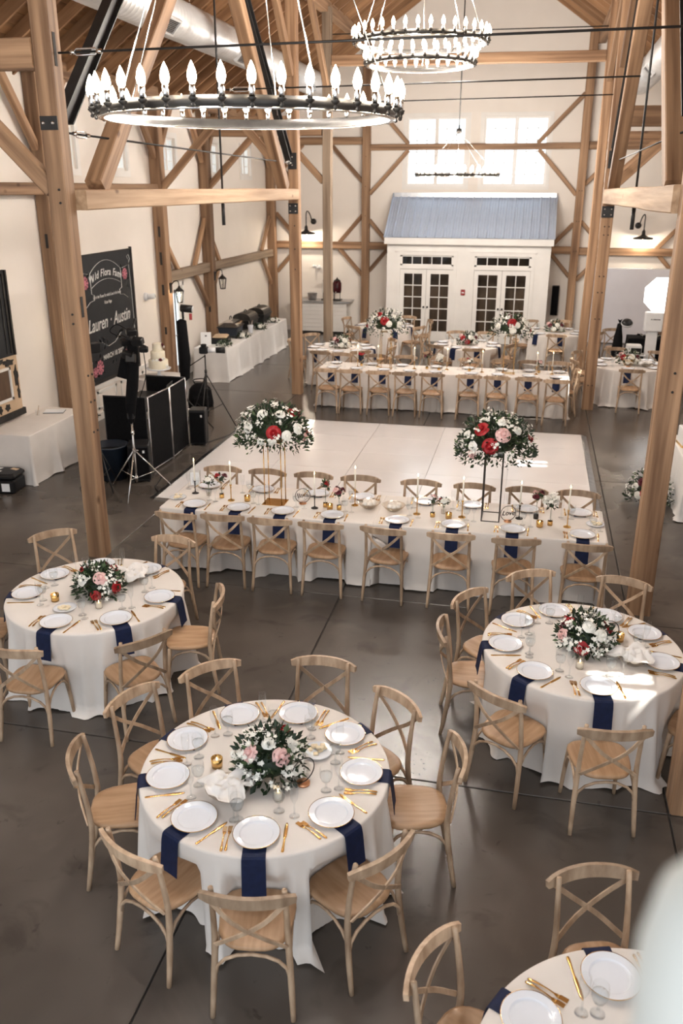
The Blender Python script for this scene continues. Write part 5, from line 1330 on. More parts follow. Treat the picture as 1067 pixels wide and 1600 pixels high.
long_table(-4.10, 0.82, 16.72, 17.56, 'far long table in ivory cloths behind the dance floor', 26,
    [chair_pose((x, 16.18), (x, 30)) for x in (-3.81, -3.33, -2.77, -2.26, -1.74, -1.04, -0.52, 0.06, 0.58)] + [chair_pose((x, 17.92), (x, 0)) for x in (-3.85, -3.10, -2.48, -1.78, -1.14, -0.48, 0.06, 0.64)])
wf_ = 'on the far long table'
for i, x in enumerate((-3.81, -3.33, -2.77, -2.26, -1.74, -1.04, -0.52, 0.06, 0.58)):
    setting(x, 16.88, PI / 2, wf_, nap_long, True)
    chair_by_top((x, 16.18 if x < .5 else 16.1), (x, 30), ORD[i] + ' crossback chair from the bolted post, dance floor side of far table', 'crossback chairs of the far long table, dance floor side', rnd.uniform(-.04, .06))
for i, x in enumerate((-3.85, -3.10, -2.48, -1.78, -1.14, -0.48, 0.06, 0.64)):
    setting(x, 17.40, -PI / 2, wf_, nap_long, True)
    chair_by_top((x, 17.92), (x, 0), ORD[i] + ' crossback chair from the bolted post, porch side of far table', 'crossback chairs of the far long table, porch side', rnd.uniform(-.06, .06))
chair_by_top((1.02, 17.15), (0.0, 17.15), 'crossback chair at the end of the far long table beside cracked post', None, 0.1)

# tall flower stands on the long tables
def stand(x, y, w, d, h, label, solid, col):
    t = thing('flower_stand', label, 'stand', (x, y, ZT))
    for sx in (-1, 1):
        for sy in (-1, 1):
            obj('upright', MB().tube([(sx * w / 2, sy * d / 2, 0), (sx * w / 2, sy * d / 2, h)], 0.006, 6).mesh('upright', col), t)
    if solid: obj('base_plate', MB().box(-w / 2 - 0.03, -d / 2 - 0.03, 0, w / 2 + 0.03, d / 2 + 0.03, 0.006).mesh('base_plate', 'gold'), t)
    m = MB()
    for z in ((0.004, h) if not solid else (h,)):
        P = [(-w / 2, -d / 2, z), (w / 2, -d / 2, z), (w / 2, d / 2, z), (-w / 2, d / 2, z), (-w / 2, -d / 2, z)]
        for a, b in zip(P[:-1], P[1:]): m.tube([a, b], 0.006, 6)
    obj('frame', m.mesh('frame', col), t)
    obj('top_plate', MB().box(-w / 2, -d / 2, h - 0.002, w / 2, d / 2, h + 0.004).mesh('top_plate', col), t)
HS = 0.74
def tall(x, y, label, seed, spec, lv=1600, bl=72):
    az = camaz((x, y))
    arrangement((x, y, ZT + HS + 0.006), label, 0.36, 0.30, seed, [(a, az + b, e, s) for (a, b, e, s) in spec], leaves=lv, blossoms=bl, bowl=False, trail=0.55, spray=0.06, fb=0.45)
stand(-2.72, 9.00, 0.20, 0.17, HS, 'tall gold rod flower stand with gold base plate on the dance floor table', True, 'gold')
stand(-0.26, 9.06, 0.19, 0.30, HS, 'tall dark rod flower stand with open frame base on the dance floor table', False, 'bronze')
stand(-2.77, 17.05, 0.20, 0.17, HS, 'tall gold rod flower stand near the bar end of the far long table', True, 'gold')
stand(-0.34, 17.12, 0.20, 0.17, HS, 'tall gold rod flower stand near the cracked post end of the far long table', True, 'gold')
tall(-2.72, 9.00, 'tall white and green arrangement with one large red rose on the gold stand', 51, [('red', 0.0, 0.25, 1.7), ('white', 0.4, 0.12, 1.23), ('white', 0.85, 0.3, 1.31), ('white', -0.95, 0.35, 1.39), ('red', 1.1, 0.9, 1.2), ('red', 2.0, 0.6, 1.0), ('red', 1.5, -0.1, 1.1), ('blush', 1.25, -0.15, 1.1), ('white', -0.6, 0.95, 1.31), ('white', 0.4, 0.95, 1.15), ('white', -0.4, -0.1, 0.9), ('white', -0.1, -0.08, 0.9)])
tall(-0.26, 9.06, 'tall white and green arrangement with two red roses on the dark stand', 52, [('red', -0.6, 0.75, 1.7), ('red', -0.15, 0.2, 1.8), ('blush', 0.25, 0.6, 1.7), ('red', 1.45, 0.25, 1.2), ('white', 0.9, 0.7, 1.07), ('white', -1.1, 0.4, 1.07), ('white', 0.3, 1.1, 1.07), ('white', -0.7, 0.1, 1.2), ('blush', -0.7, -0.2, 1.2)])
tall(-2.77, 17.05, 'tall white arrangement with red rose on the stand near the bar', 53, [('red', -0.1, 0.5, 1.8), ('white', 0.15, 0.3, 1.31), ('white', 0.8, 0.2, 1.31), ('red', -0.7, 0.95, 1.2), ('red', -1.5, 0.0, 1.2), ('white', -1.1, 0.6, 1.15), ('white', 0.6, 0.8, 1.07)], 520, 64)
tall(-0.34, 17.12, 'tall white arrangement with red rose on the stand near the cracked post', 54, [('red', 0.05, 0.6, 1.9), ('white', 0.1, 0.1, 1.39), ('white', -0.8, 0.3, 1.39), ('white', 0.35, 0.45, 1.31), ('white', 1.0, 0.7, 1.23), ('red', 1.5, 0.0, 1.0), ('white', -0.4, 1.0, 1.15), ('wine', -0.4, 1.1, 1.3)], 520, 64)

# pieces on the dance floor table
gl_ = 'gold taper candle holders on the dance floor table'
for (x, y) in ((-3.24, 8.95), (-1.07, 8.97), (-0.57, 8.98), (0.56, 8.93), (-1.80, 9.10)):
    taper(x, y, 'lit ivory taper in a gold candlestick on the dance floor table', 'gold', 0.20, gl_)
for (x, y) in ((-2.23, 8.91), (-3.74, 9.10), (0.05, 9.08)):
    taper(x, y, 'lit ivory taper in a bronze candlestick on the dance floor table', 'bronze', 0.16, 'bronze taper candle holders on the dance floor table')
bud_vase(-3.56, 9.07, 'clear bud vase of white and blush blooms beside the acrylic card stand', ['white', 'blush', 'white'], 0.10, 2, 'votive_glass')
bud_vase(-3.38, 9.02, 'gold dipped bud vase with one deep red bloom beside a gold candlestick', ['wine', 'red'], 0.17, 3)
bud_vase(-2.12, 8.98, 'bud vase with a single scarlet bloom on tall stems', ['red'], 0.20, 4)
bud_vase(-1.95, 8.93, 'gold dipped bud vase with a cluster of wine coloured blooms', ['wine', 'wine', 'blush', 'wine'], 0.12, 5)
bud_vase(-0.89, 8.93, 'gold dipped bud vase with one pale blush bloom and grasses', ['blush'], 0.12, 6)
bud_vase(-0.78, 9.06, 'low vase of white blooms with one pink bud', ['white', 'red', 'white'], 0.07, 7, 'votive_glass')
bud_vase(0.23, 9.12, 'tall bud vase of dusky wine blooms beside the white hydrangea', ['wine', 'blush', 'wine'], 0.18, 8, 'bronze')
bud_vase(0.38, 8.95, 'gold dipped bottle with a big white hydrangea', ['white'], 0.17, 9, 'gold', None, True)
for (x, y, l) in ((-3.05, 8.97, 'beside the gold flower stand'), (-2.05, 8.90, 'beside the scarlet bud vase'), (-0.71, 8.91, 'beside the low white vase'), (0.27, 8.87, 'beside the white hydrangea bottle')):
    votive(x, y, 'amber gold votive cup ' + l, True)
bread_bowl(-1.63, 9.05, 'wide glass bowl of rolls beside the bronze candlestick', False); bread_bowl(-1.34, 9.02, 'wide glass bowl of rolls beside the middle cloth seam', False)
hoop_sign(-2.40, 9.03, 0.3, 'dark round hoop sign beside the gold flower stand', '~', 'bronze', 0.085); hoop_sign(-0.07, 8.96, 0.35, 'dark round hoop sign beside the dark flower stand', 'Love', 'bronze', 0.085)
cookie_plate(-3.88, 8.90, 'small plate of cookies at the post end of the dance floor table'); cookie_plate(0.86, 9.06, 'small plate of cookies at the broad post end of the dance floor table')
card_frame(-3.86, 9.42, 0.2, 'clear acrylic card stand at the corner of the dance floor table')
# far long table pieces
for (x, y) in ((-3.35, 17.1), (-2.95, 17.2), (-2.2, 17.15), (-1.55, 17.2), (-0.85, 17.1), (0.2, 17.12), (0.5, 17.2)):
    taper(x, y, 'tall ivory taper candle on the far long table', 'gold', 0.16, 'taper candles on the far long table')
bud_vase(-3.3, 17.25, 'vase of scarlet blooms near the bar end of the far long table', ['red', 'red', 'red', 'red'], 0.14, 11); bud_vase(-1.95, 17.2, 'vase of wine blooms in the middle of the far long table', ['wine', 'wine'], 0.18, 12)
bud_vase(-1.7, 17.1, 'vase of white hydrangea in the middle of the far long table', ['white', 'white'], 0.14, 13, 'gold', None, True); bud_vase(-1.1, 17.15, 'vase of white and red blooms on the far long table', ['white', 'red', 'white'], 0.12, 14)
bud_vase(0.25, 17.3, 'vase of scarlet blooms near the cracked post', ['red', 'red', 'blush'], 0.14, 15)

# ------------------------------------------------------------------ side tables
def cloth_table(name, x0, x1, y0, y1, label, seed, mat, n=1, per=5.2, wr=0.02):
    t = thing(name, label, 'table', ((x0 + x1) / 2, (y0 + y1) / 2, 0))
    L = (y1 - y0) / n
    for i in range(n):
        obj('tablecloth', cloth_rect((x1 - x0) / 2, L / 2 + 0.004, TH + 0.001 * i, seed + i, mat, 240, 0.0, 1.0, wr, per), t, T((0, -(y1 - y0) / 2 + L * (i + 0.5), 0)))
    obj('tabletop', MB().box(-(x1 - x0) / 2 + 0.02, -(y1 - y0) / 2 + 0.02, 0.72, (x1 - x0) / 2 - 0.02, (y1 - y0) / 2 - 0.02, 0.75).mesh('tabletop', 'seat_wood'), t)
    return t
cloth_table('gift_table', -7.74, -7.04, 10.95, 12.65, 'cream draped table below the tan and black panel', 61, 'cloth', 1, 3.0, 0.03)
bk = thing('guest_book', 'dark edged guest book lying on the cream draped table', 'book', (-7.42, 12.35, ZT), 0.3)
obj('cover', MB().box(-0.16, -0.11, 0, 0.16, 0.11, 0.008).mesh('cover', 'black_plastic'), bk); obj('pages', MB().cbox(-0.155, -0.105, 0.008, 0.155, 0.105, 0.022, 0.003).mesh('pages', 'white_plastic'), bk)
pc = thing('pen_cup', 'small glass pen cup beside the guest book', 'cup', (-7.56, 12.08, ZT))
obj('cup', MB().lathe([(0, 0.003), (0.03, 0.003), (0.033, 0.09)], 14).mesh('cup', 'glass'), pc); obj('pen', MB().tube([(-0.01, 0, 0.006), (0.03, 0.01, 0.16)], 0.004, 6).mesh('pen', 'gold'), pc)
cs = thing('road_case', 'black sticker covered equipment case beside the draped table', 'case', (-7.42, 10.66, 0), 0.12)
obj('case_body', MB().cbox(-0.30, -0.19, 0.0, 0.30, 0.19, 0.20, 0.025).mesh('case_body', 'black_plastic'), cs); obj('case_lid', MB().cbox(-0.31, -0.20, 0.205, 0.31, 0.20, 0.30, 0.035).mesh('case_lid', 'black_plastic'), cs)
r = random.Random(4)
for i in range(14):
    x, y = r.uniform(-.24, .24), r.uniform(-.13, .13); w, h = r.uniform(.03, .07), r.uniform(.015, .04)
    obj('sticker', MB().box(-w, -h, 0.30, w, h, 0.3015).mesh('sticker', 'white_plastic' if i % 3 else 'tan_board'), cs, T((x, y, 0)) @ RZ(r.uniform(-.6, .6)))
for (x, z, w, h) in ((0.17, 0.10, .06, .06), (-0.05, 0.12, .03, .05), (-0.2, 0.1, .04, .04)):
    obj('sticker', MB().box(x - w, -0.1915, z - h, x + w, -0.19, z + h).mesh('sticker', 'white_plastic'), cs)
cloth_table('buffet_table', -7.42, -6.62, 18.45, 23.45, 'long white draped buffet along the wall with chafing dishes', 66, 'cloth_white', 2, 3.4, 0.025)
def chafer(x, y, rz, label, mat, open_=False):
    t = thing('chafing_dish', label, 'dish', (x, y, ZT), rz)
    obj('base_pan', MB().add([(-0.30, -0.20, 0.06), (0.30, -0.20, 0.06), (0.30, 0.20, 0.06), (-0.30, 0.20, 0.06), (-0.35, -0.24, 0.26), (0.35, -0.24, 0.26), (0.35, 0.24, 0.26), (-0.35, 0.24, 0.26)], [(3, 2, 1, 0), (0, 1, 5, 4), (1, 2, 6, 5), (2, 3, 7, 6), (3, 0, 4, 7), (4, 5, 6, 7)]).mesh('base_pan', mat), t)
    m = MB()
    for sx in (-1, 1):
        for sy in (-1, 1): m.box(sx * 0.29 - 0.02, sy * 0.19 - 0.02, 0, sx * 0.29 + 0.02, sy * 0.19 + 0.02, 0.07)
    obj('foot', m.mesh('foot', 'black_steel'), t)
    obj('rim', MB().box(-0.37, -0.26, 0.255, 0.37, 0.26, 0.272).mesh('rim', 'black_steel'), t)
    V = []; F = []; n = 10
    for i in range(n + 1):
        a = PI * i / n
        for xx in (-0.34, 0.34): V.append((xx, -0.235 * math.cos(a), 0.272 + (0.17 if not open_ else 0.11) * math.sin(a) ** 0.7))
    for i in range(n): F.append((2 * i, 2 * i + 1, 2 * i + 3, 2 * i + 2))
    F.append(tuple(2 * i for i in range(n + 1))); F.append(tuple(2 * i + 1 for i in range(n, -1, -1)))
    ld = obj('lid', MB().add(V, F, False).mesh('lid', 'bronze' if not open_ else 'votive_glass'), t)
    obj('lid_handle', MB().tube(crom([(-0.09, 0, 0.42), (-0.07, 0, 0.48), (0.07, 0, 0.48), (0.09, 0, 0.42)], 4), 0.012, 6).mesh('lid_handle', 'black_plastic'), ld)
    return t
chafer(-7.10, 20.15, PI / 2 + 0.1, 'dark teal chafing dish with clear lid on the buffet', 'navy_tub', True)
chafer(-7.12, 21.35, PI / 2, 'black chafing dish in the middle of the buffet', 'black_plastic'); chafer(-7.10, 22.45, PI / 2, 'black chafing dish near the corner post on the buffet', 'black_plastic')
tb_ = thing('bread_tray', 'shallow black tray of bread at the tripod end of the buffet', 'tray', (-7.06, 19.30, ZT), 0.2)
obj('tray', MB().box(-0.2, -0.26, 0.0, 0.2, 0.26, 0.12).mesh('tray', 'black_plastic'), tb_); obj('bread', MB().cbox(-0.17, -0.23, 0.12, 0.17, 0.23, 0.17, 0.03).mesh('bread', 'tan_board'), tb_)
sg = thing('menu_card', 'white menu card leaning beside the bread tray', 'card', (-7.25, 18.82, ZT), 0.3)
obj('card', MB().box(-0.12, -0.006, 0, 0.12, 0.006, 0.30, RX(-0.3)).mesh('card', 'white_plastic'), sg); obj('strut', MB().box(-0.02, 0.0, 0, 0.02, 0.14, 0.01).box(-0.02, 0.10, 0.0, 0.02, 0.14, 0.2, RX(0.25)).mesh('strut', 'black_plastic'), sg)
for i, (x, y, l) in enumerate(((-6.80, 18.85, 'eucalyptus sprig at the tripod end of the buffet'), (-6.78, 20.05, 'eucalyptus sprig before the teal chafing dish'), (-6.76, 21.4, 'white flower sprig between the chafing dishes'), (-6.78, 22.6, 'white flower sprig before the last chafing dish'))):
    arrangement((x, y, ZT), l, 0.16, 0.10, 70 + i, [('white', -1.2, 0.7, 1.2), ('white', 0.3, 0.6, 1.1)] if i != 0 else [], leaves=120, blossoms=8, bowl=False, cat='greenery')
lt = thing('utensil_holder', 'white jug of serving utensils before the black chafing dish', 'jug', (-6.80, 20.75, ZT))
obj('jug', MB().lathe([(0, 0.0), (0.06, 0.0), (0.055, 0.1), (0.075, 0.2), (0.07, 0.2), (0.05, 0.1), (0, 0.02)], 16).mesh('jug', 'china'), lt)
obj('utensil', MB().tube([(0, 0, 0.03), (0.05, 0.03, 0.32)], 0.007, 6).tube([(0, 0, 0.03), (-0.04, 0.02, 0.30)], 0.007, 6).mesh('utensil', 'chrome'), lt)
# cake table
ck = thing('cake_table', 'small round cream draped table behind the black booth', 'table', (-6.85, 15.35, 0))
obj('tablecloth', cloth_round(0.46, 77, 11, 110), ck)
cakep = thing('wedding_cake', 'three tier ivory cake with dark flowers on white stand', 'cake', (-6.88, 15.30, ZT))
obj('cake_stand', MB().lathe([(0, 0), (0.13, 0), (0.12, 0.015), (0.03, 0.04), (0.025, 0.12), (0.22, 0.15), (0.235, 0.175), (0.225, 0.175), (0, 0.165)], 28).mesh('cake_stand', 'china'), cakep)
z = 0.168
for R, h in ((0.185, 0.17), (0.135, 0.16), (0.09, 0.15)):
    obj('cake_tier', MB().lathe([(0, z), (R, z), (R + 0.003, z + 0.01), (R, z + h - 0.01), (R - 0.01, z + h), (0, z + h)], 32).mesh('cake_tier', 'cake_icing'), cakep); z += h
for i, (a, zz, R) in enumerate(((-0.9, 0.35, 0.17), (-1.3, 0.34, 0.17), (-0.5, 0.36, 0.165), (-0.2, 0.22, 0.2), (0.0, 0.62, 0.11), (0.3, 0.58, 0.12), (-1.8, 0.33, 0.165))):
    obj('sugar_flower', ROSE['wine' if i in (0, 4) else 'white'], cakep, T((R * math.cos(a), R * math.sin(a), zz)) @ Vector((math.cos(a), math.sin(a), 0.3)).to_track_quat('Z', 'Y').to_matrix().to_4x4() @ Matrix.Scale(0.75, 4))
# bar cabinet and drinks
br = thing('bar_cabinet', 'white shiplap bar cabinet with grey counter below the barn lamp', 'cabinet', (0, 0, 0))
m = MB()
for k in range(7): m.box(-7.05, 25.74, 0.08 + k * 0.122, -5.42, 25.76, 0.08 + k * 0.122 + 0.116)
obj('shiplap_board', m.mesh('shiplap_board', 'trim_white'), br); obj('carcass', MB().box(-7.05, 25.76, 0.08, -5.42, YB - 0.03, 0.93).mesh('carcass', 'trim_white'), br)
obj('corner_trim', MB().box(-7.07, 25.72, 0.06, -6.99, 25.78, 0.93).box(-5.48, 25.72, 0.06, -5.40, 25.78, 0.93).box(-6.16, 25.72, 0.06, -6.08, 25.75, 0.93).mesh('corner_trim', 'trim_white'), br)
obj('kickboard', MB().box(-7.0, 25.80, 0, -5.45, YB - 0.04, 0.08).mesh('kickboard', 'joint_dark'), br); obj('counter', MB().cbox(-7.12, 25.66, 0.93, -5.28, YB - 0.03, 0.985, 0.006).mesh('counter', 'aluminium'), br)
def dispenser(x, y, label, full):
    t = thing('drink_dispenser', label, 'dispenser', (x, y, 0.986))
    obj('stand_frame', MB().box(-0.13, -0.12, 0, 0.13, 0.12, 0.03).tube([(-0.09, 0, 0.03), (-0.09, 0, 0.22)], 0.012, 6).tube([(0.09, 0, 0.03), (0.09, 0, 0.22)], 0.012, 6).mesh('stand_frame', 'bronze'), t)
    obj('jar', MB().lathe([(0, 0.22), (0.12, 0.22), (0.135, 0.30), (0.135, 0.50), (0.10, 0.56)], 18).mesh('jar', 'wine' if full else 'glass'), t)
    obj('lid', MB().lathe([(0.10, 0.56), (0.11, 0.57), (0.05, 0.61), (0.02, 0.63), (0.02, 0.66), (0, 0.67)], 18).mesh('lid', 'bronze'), t)
    obj('tap', MB().tube([(0, -0.13, 0.26), (0, -0.18, 0.26), (0, -0.18, 0.21)], 0.012, 6).mesh('tap', 'chrome'), t)
dispenser(-5.74, 25.98, 'glass drink dispenser of dark red punch on the bar', True); dispenser(-6.08, 25.98, 'clear glass drink dispenser behind the slim post', False)
ib = thing('ice_bucket', 'galvanised ice bucket with scoop on the bar', 'bucket', (-6.50, 25.95, 0.986))
obj('pail', MB().lathe([(0, 0.002), (0.12, 0.002), (0.15, 0.2), (0.155, 0.205), (0.145, 0.205), (0.115, 0.01), (0, 0.01)], 20).mesh('pail', 'aluminium'), ib); obj('handle', MB().tube(crom([(-0.15, 0, 0.18), (-0.1, -0.05, 0.1), (0.1, -0.05, 0.1), (0.15, 0, 0.18)], 4), 0.005, 5).mesh('handle', 'chrome'), ib)

# ------------------------------------------------------------------ DJ corner
dj = thing('dj_booth', 'black folding panel booth in front of the chalkboard', 'booth', (0, 0, 0))
def panel(p0, p1, h=1.2):
    p0, p1 = Vector((*p0, 0)), Vector((*p1, 0)); d = p1 - p0; L = d.length; a = math.atan2(d.y, d.x)
    M = T(p0) @ RZ(a)
    pn = obj('cloth_panel', MB().box(0.02, -0.006, 0.05, L - 0.02, 0.006, h - 0.02).mesh('cloth_panel', 'black_cloth'), dj, M)
    fr = MB()
    for x in (0.012, L - 0.012): fr.tube([(x, 0, 0.0), (x, 0, h)], 0.011, 6)
    for z in (0.04, h - 0.01): fr.tube([(0.012, 0, z), (L - 0.012, 0, z)], 0.011, 6)
    obj('panel_frame', fr.mesh('panel_frame', 'aluminium' if abs(d.y) > 0.3 else 'black_steel'), pn)
panel((-5.58, 11.90), (-5.54, 12.64)); panel((-5.54, 12.65), (-5.57, 13.40)); panel((-6.30, 11.88), (-5.60, 11.90)); panel((-5.58, 13.42), (-6.30, 13.44))
dt = thing('dj_table', 'black folding table inside the panel booth', 'table', (-6.02, 12.66, 0))
obj('tabletop', MB().box(-0.34, -0.68, 0.92, 0.34, 0.68, 0.95).mesh('tabletop', 'black_plastic'), dt)
for sx in (-0.3, 0.3):
    for sy in (-0.62, 0.62): obj('leg', MB().tube([(sx, sy, 0), (sx, sy, 0.92)], 0.014, 6).mesh('leg', 'black_steel'), dt)
lp = thing('laptop', 'open silver laptop on the table inside the booth', 'laptop', (-5.86, 13.0, 0.951), PI / 2 + 0.15)
obj('keyboard_deck', MB().box(-0.17, -0.12, 0, 0.17, 0.12, 0.014).mesh('keyboard_deck', 'aluminium'), lp); obj('screen', MB().box(-0.17, -0.008, 0, 0.17, 0.0, 0.22, T((0, -0.12, 0.014)) @ RX(0.25)).mesh('screen', 'aluminium'), lp)
def tripod(name, label, cat, loc, rz, h, col, spread, zc, group=None):
    t = thing(name, label, cat, (*loc, 0), rz, group)
    for k in range(3):
        a = 2 * PI * k / 3 + 0.5
        obj('leg', MB().tube([(0.02 * math.cos(a), 0.02 * math.sin(a), zc), (spread * math.cos(a), spread * math.sin(a), 0.01)], 0.010, 6).tube([(0.02 * math.cos(a), 0.02 * math.sin(a), zc * 0.35), (spread * 0.55 * math.cos(a), spread * 0.55 * math.sin(a), zc * 0.46)], 0.007, 5).mesh('leg', col), t)
    obj('pole', MB().tube([(0, 0, zc * 0.25), (0, 0, h)], [0.017, 0.013], 8).mesh('pole', col), t)
    m = MB()
    for z in (zc, zc * 0.35, h * 0.55, h * 0.78): m.tube([(0, 0, z - 0.03), (0, 0, z + 0.03)], 0.024, 8)
    m.tube([(0.02, 0, h * 0.55), (0.06, 0, h * 0.55)], 0.01, 6)
    obj('collar', m.mesh('collar', 'black_steel' if col != 'chrome' else 'chrome'), t)
    return t
s1 = tripod('light_stand', 'chrome light stand with black sleeve and clamped cameras', 'stand', (-5.42, 11.0), 0.2, 1.15, 'chrome', 0.52, 0.62)
obj('padded_sleeve', MB().tube(crom([(0, 0, 1.05), (0.01, 0, 1.3), (0.05, 0, 1.55), (0.09, 0, 1.85), (0.10, 0, 2.15)], 4), [0.045, 0.075, 0.085, 0.08, 0.07], 10).mesh('padded_sleeve', 'black_cloth'), s1)
m = MB()
for (x, y, z, w, rr) in ((-0.05, 0, 2.32, 0.07, 0.4), (0.04, -0.05, 2.2, 0.08, -0.2), (-0.14, 0, 2.18, 0.07, 0.6), (0.10, 0.02, 2.08, 0.06, 0.1), (-0.10, -0.06, 2.02, 0.08, -0.3)):
    m.cbox(-w, -w * 0.7, -w * 0.6, w, w * 0.7, w * 0.6, 0.012, T((x, y, z)) @ RZ(rr) @ RX(0.3))
obj('clamped_camera', m.mesh('clamped_camera', 'black_plastic'), s1, T((0.15, 0, 0)))
obj('clamp_arm', MB().tube([(-0.22, 0, 1.95), (0.02, 0, 2.5)], 0.018, 7).tube([(-0.18, -0.05, 2.28), (0.14, 0.0, 2.12)], 0.014, 7).mesh('clamp_arm', 'black_steel'), s1, T((0.15, 0, 0)))
obj('control_box', MB().cbox(-0.07, -0.03, -0.06, 0.07, 0.03, 0.06, 0.01, T((-0.06, -0.10, 1.98)) @ RX(-0.3)).mesh('control_box', 'bronze'), s1, T((0.15, 0, 0)))
obj('strap', MB().tube(crom([(-0.10, 0, 2.35), (-0.24, 0, 2.42), (-0.34, 0, 2.33), (-0.22, 0, 2.25)], 4), 0.006, 5).tube(crom([(0.1, 0, 2.05), (0.1, 0, 1.7), (-0.05, 0, 1.3)], 4), 0.006, 5).mesh('strap', 'black_cloth'), s1, T((0.15, 0, 0)))
obj('swivel', MB().cbox(-0.05, -0.05, 1.1, 0.05, 0.05, 1.2, 0.015).mesh('swivel', 'black_plastic'), s1)
obj('flag_panel', MB().add([(-0.30, 0, 1.70), (-0.02, 0, 1.62), (-0.02, 0, 2.0), (-0.2, 0, 2.05), (-0.30, 0.02, 1.70), (-0.02, 0.02, 1.62), (-0.02, 0.02, 2.0), (-0.2, 0.02, 2.05)], [(0, 1, 2, 3), (7, 6, 5, 4), (0, 4, 5, 1), (1, 5, 6, 2), (2, 6, 7, 3), (3, 7, 4, 0)]).mesh('flag_panel', 'black_cloth'), s1, T((0.15, 0, 0)))
s2 = tripod('light_stand', 'black light stand with small flash head beside the booth', 'stand', (-5.98, 11.05), 0.9, 2.0, 'black_steel', 0.34, 0.55)
obj('flash_head', MB().cbox(-0.14, -0.06, 2.0, 0.14, 0.06, 2.14, 0.012).mesh('flash_head', 'black_plastic'), s2); obj('cable', MB().tube(crom([(-0.1, 0, 2.0), (-0.12, 0, 1.8), (-0.03, 0, 1.6), (-0.02, 0, 1.0)], 4), 0.006, 5).mesh('cable', 'black_plastic'), s2)
s3 = tripod('light_stand', 'black stand with padded sleeve and round flash by the buffet', 'stand', (-5.92, 14.25), 0.3, 2.0, 'black_steel', 0.5, 0.6)
obj('padded_sleeve', MB().tube([(0, 0, 0.95), (0, 0, 1.0), (0.02, 0, 1.35), (0, 0, 2.0), (0, 0, 2.03)], [0.03, 0.085, 0.10, 0.085, 0.03], 10).mesh('padded_sleeve', 'black_cloth'), s3)
obj('flash_head', MB().tube([(0.0, 0, 2.22), (0.20, -0.03, 2.20)], 0.065, 12).tube([(0.03, 0, 2.03), (0.03, 0, 2.2)], 0.02, 8).mesh('flash_head', 'black_plastic'), s3); obj('flash_lens', MB().tube([(0.20, -0.03, 2.20), (0.206, -0.031, 2.199)], 0.055, 12).mesh('flash_lens', 'white_plastic'), s3); obj('red_tag', MB().box(0.14, -0.05, 2.02, 0.19, -0.04, 2.13).mesh('red_tag', 'red_plastic'), s3)
s4 = tripod('camera_tripod', 'black tripod holding a camera with a long pale lens', 'tripod', (-5.62, 14.5), 0.1, 1.38, 'black_steel', 0.52, 1.0)
cmr = obj('camera_body', MB().cbox(-0.09, -0.07, 1.40, 0.06, 0.07, 1.52, 0.015).cbox(-0.06, -0.04, 1.52, 0.03, 0.04, 1.57, 0.01).mesh('camera_body', 'black_plastic'), s4)
obj('lens', MB().tube([(0.06, 0, 1.46), (0.2, 0.02, 1.46)], 0.045, 12).mesh('lens', 'white_plastic'), cmr); obj('lens_hood', MB().tube([(0.2, 0.02, 1.46), (0.36, 0.045, 1.46)], [0.05, 0.058], 12).mesh('lens_hood', 'black_plastic'), cmr)
obj('pan_handle', MB().tube([(0, 0, 1.36), (-0.34, -0.12, 1.14)], 0.009, 6).mesh('pan_handle', 'black_steel'), s4)
def sub(x, y, rz, w, d, h, label):
    t = thing('subwoofer', label, 'speaker', (x, y, 0), rz)
    obj('cabinet', MB().cbox(-w / 2, -d / 2, 0.02, w / 2, d / 2, h, 0.015).mesh('cabinet', 'black_plastic'), t); obj('grille', MB().box(-w / 2 + 0.02, -d / 2 - 0.006, 0.05, w / 2 - 0.02, -d / 2, h - 0.04).mesh('grille', 'black_cloth'), t)
    obj('foot', MB().box(-w / 2 + 0.02, -d / 2 + 0.02, 0, -w / 2 + 0.06, d / 2 - 0.02, 0.02).box(w / 2 - 0.06, -d / 2 + 0.02, 0, w / 2 - 0.02, d / 2 - 0.02, 0.02).mesh('foot', 'black_steel'), t); obj('badge', MB().box(0.06, -d / 2 - 0.009, h - 0.12, 0.09, -d / 2 - 0.006, h - 0.08).mesh('badge', 'white_plastic'), t)
sub(-5.62, 11.58, 0.35, 0.32, 0.36, 0.58, 'black loudspeaker box beside the round tub'); sub(-5.46, 13.62, 0.2, 0.28, 0.30, 0.62, 'black loudspeaker box at the tripod corner of the booth')
tub = thing('plastic_tub', 'round navy plastic tub behind the chrome light stand', 'tub', (-6.08, 11.55, 0))
obj('tub_body', MB().lathe([(0, 0.004), (0.22, 0.004), (0.26, 0.50), (0.275, 0.51), (0.275, 0.53), (0.25, 0.53), (0.21, 0.03), (0, 0.03)], 28).mesh('tub_body', 'navy_tub'), tub); obj('contents', MB().lathe([(0, 0.46), (0.24, 0.42), (0.235, 0.4), (0, 0.4)], 20).mesh('contents', 'black_cloth'), tub)
bp_ = thing('backpack', 'black backpack slumped on the floor before the buffet', 'bag', (-6.42, 16.2, 0), 0.4)
V = []; F = []; n = 18
for i in range(9):
    u = i / 8; z = 0.46 * u
    for k in range(n):
        a = 2 * PI * k / n; q = (1 - 0.25 * u) * (1 if u < 0.85 else 0.8 if i == 7 else 0.45) * (0.92 if i == 0 else 1)
        V.append((0.27 * q * math.copysign(abs(math.cos(a)) ** 0.7, math.cos(a)), 0.2 * q * math.copysign(abs(math.sin(a)) ** 0.7, math.sin(a)) + 0.05 * u, z))
for i in range(8):
    for k in range(n): F.append((i * n + k, i * n + (k + 1) % n, i * n + n + (k + 1) % n, i * n + n + k))
F.append(tuple(range(n - 1, -1, -1))); F.append(tuple(8 * n + k for k in range(n)))
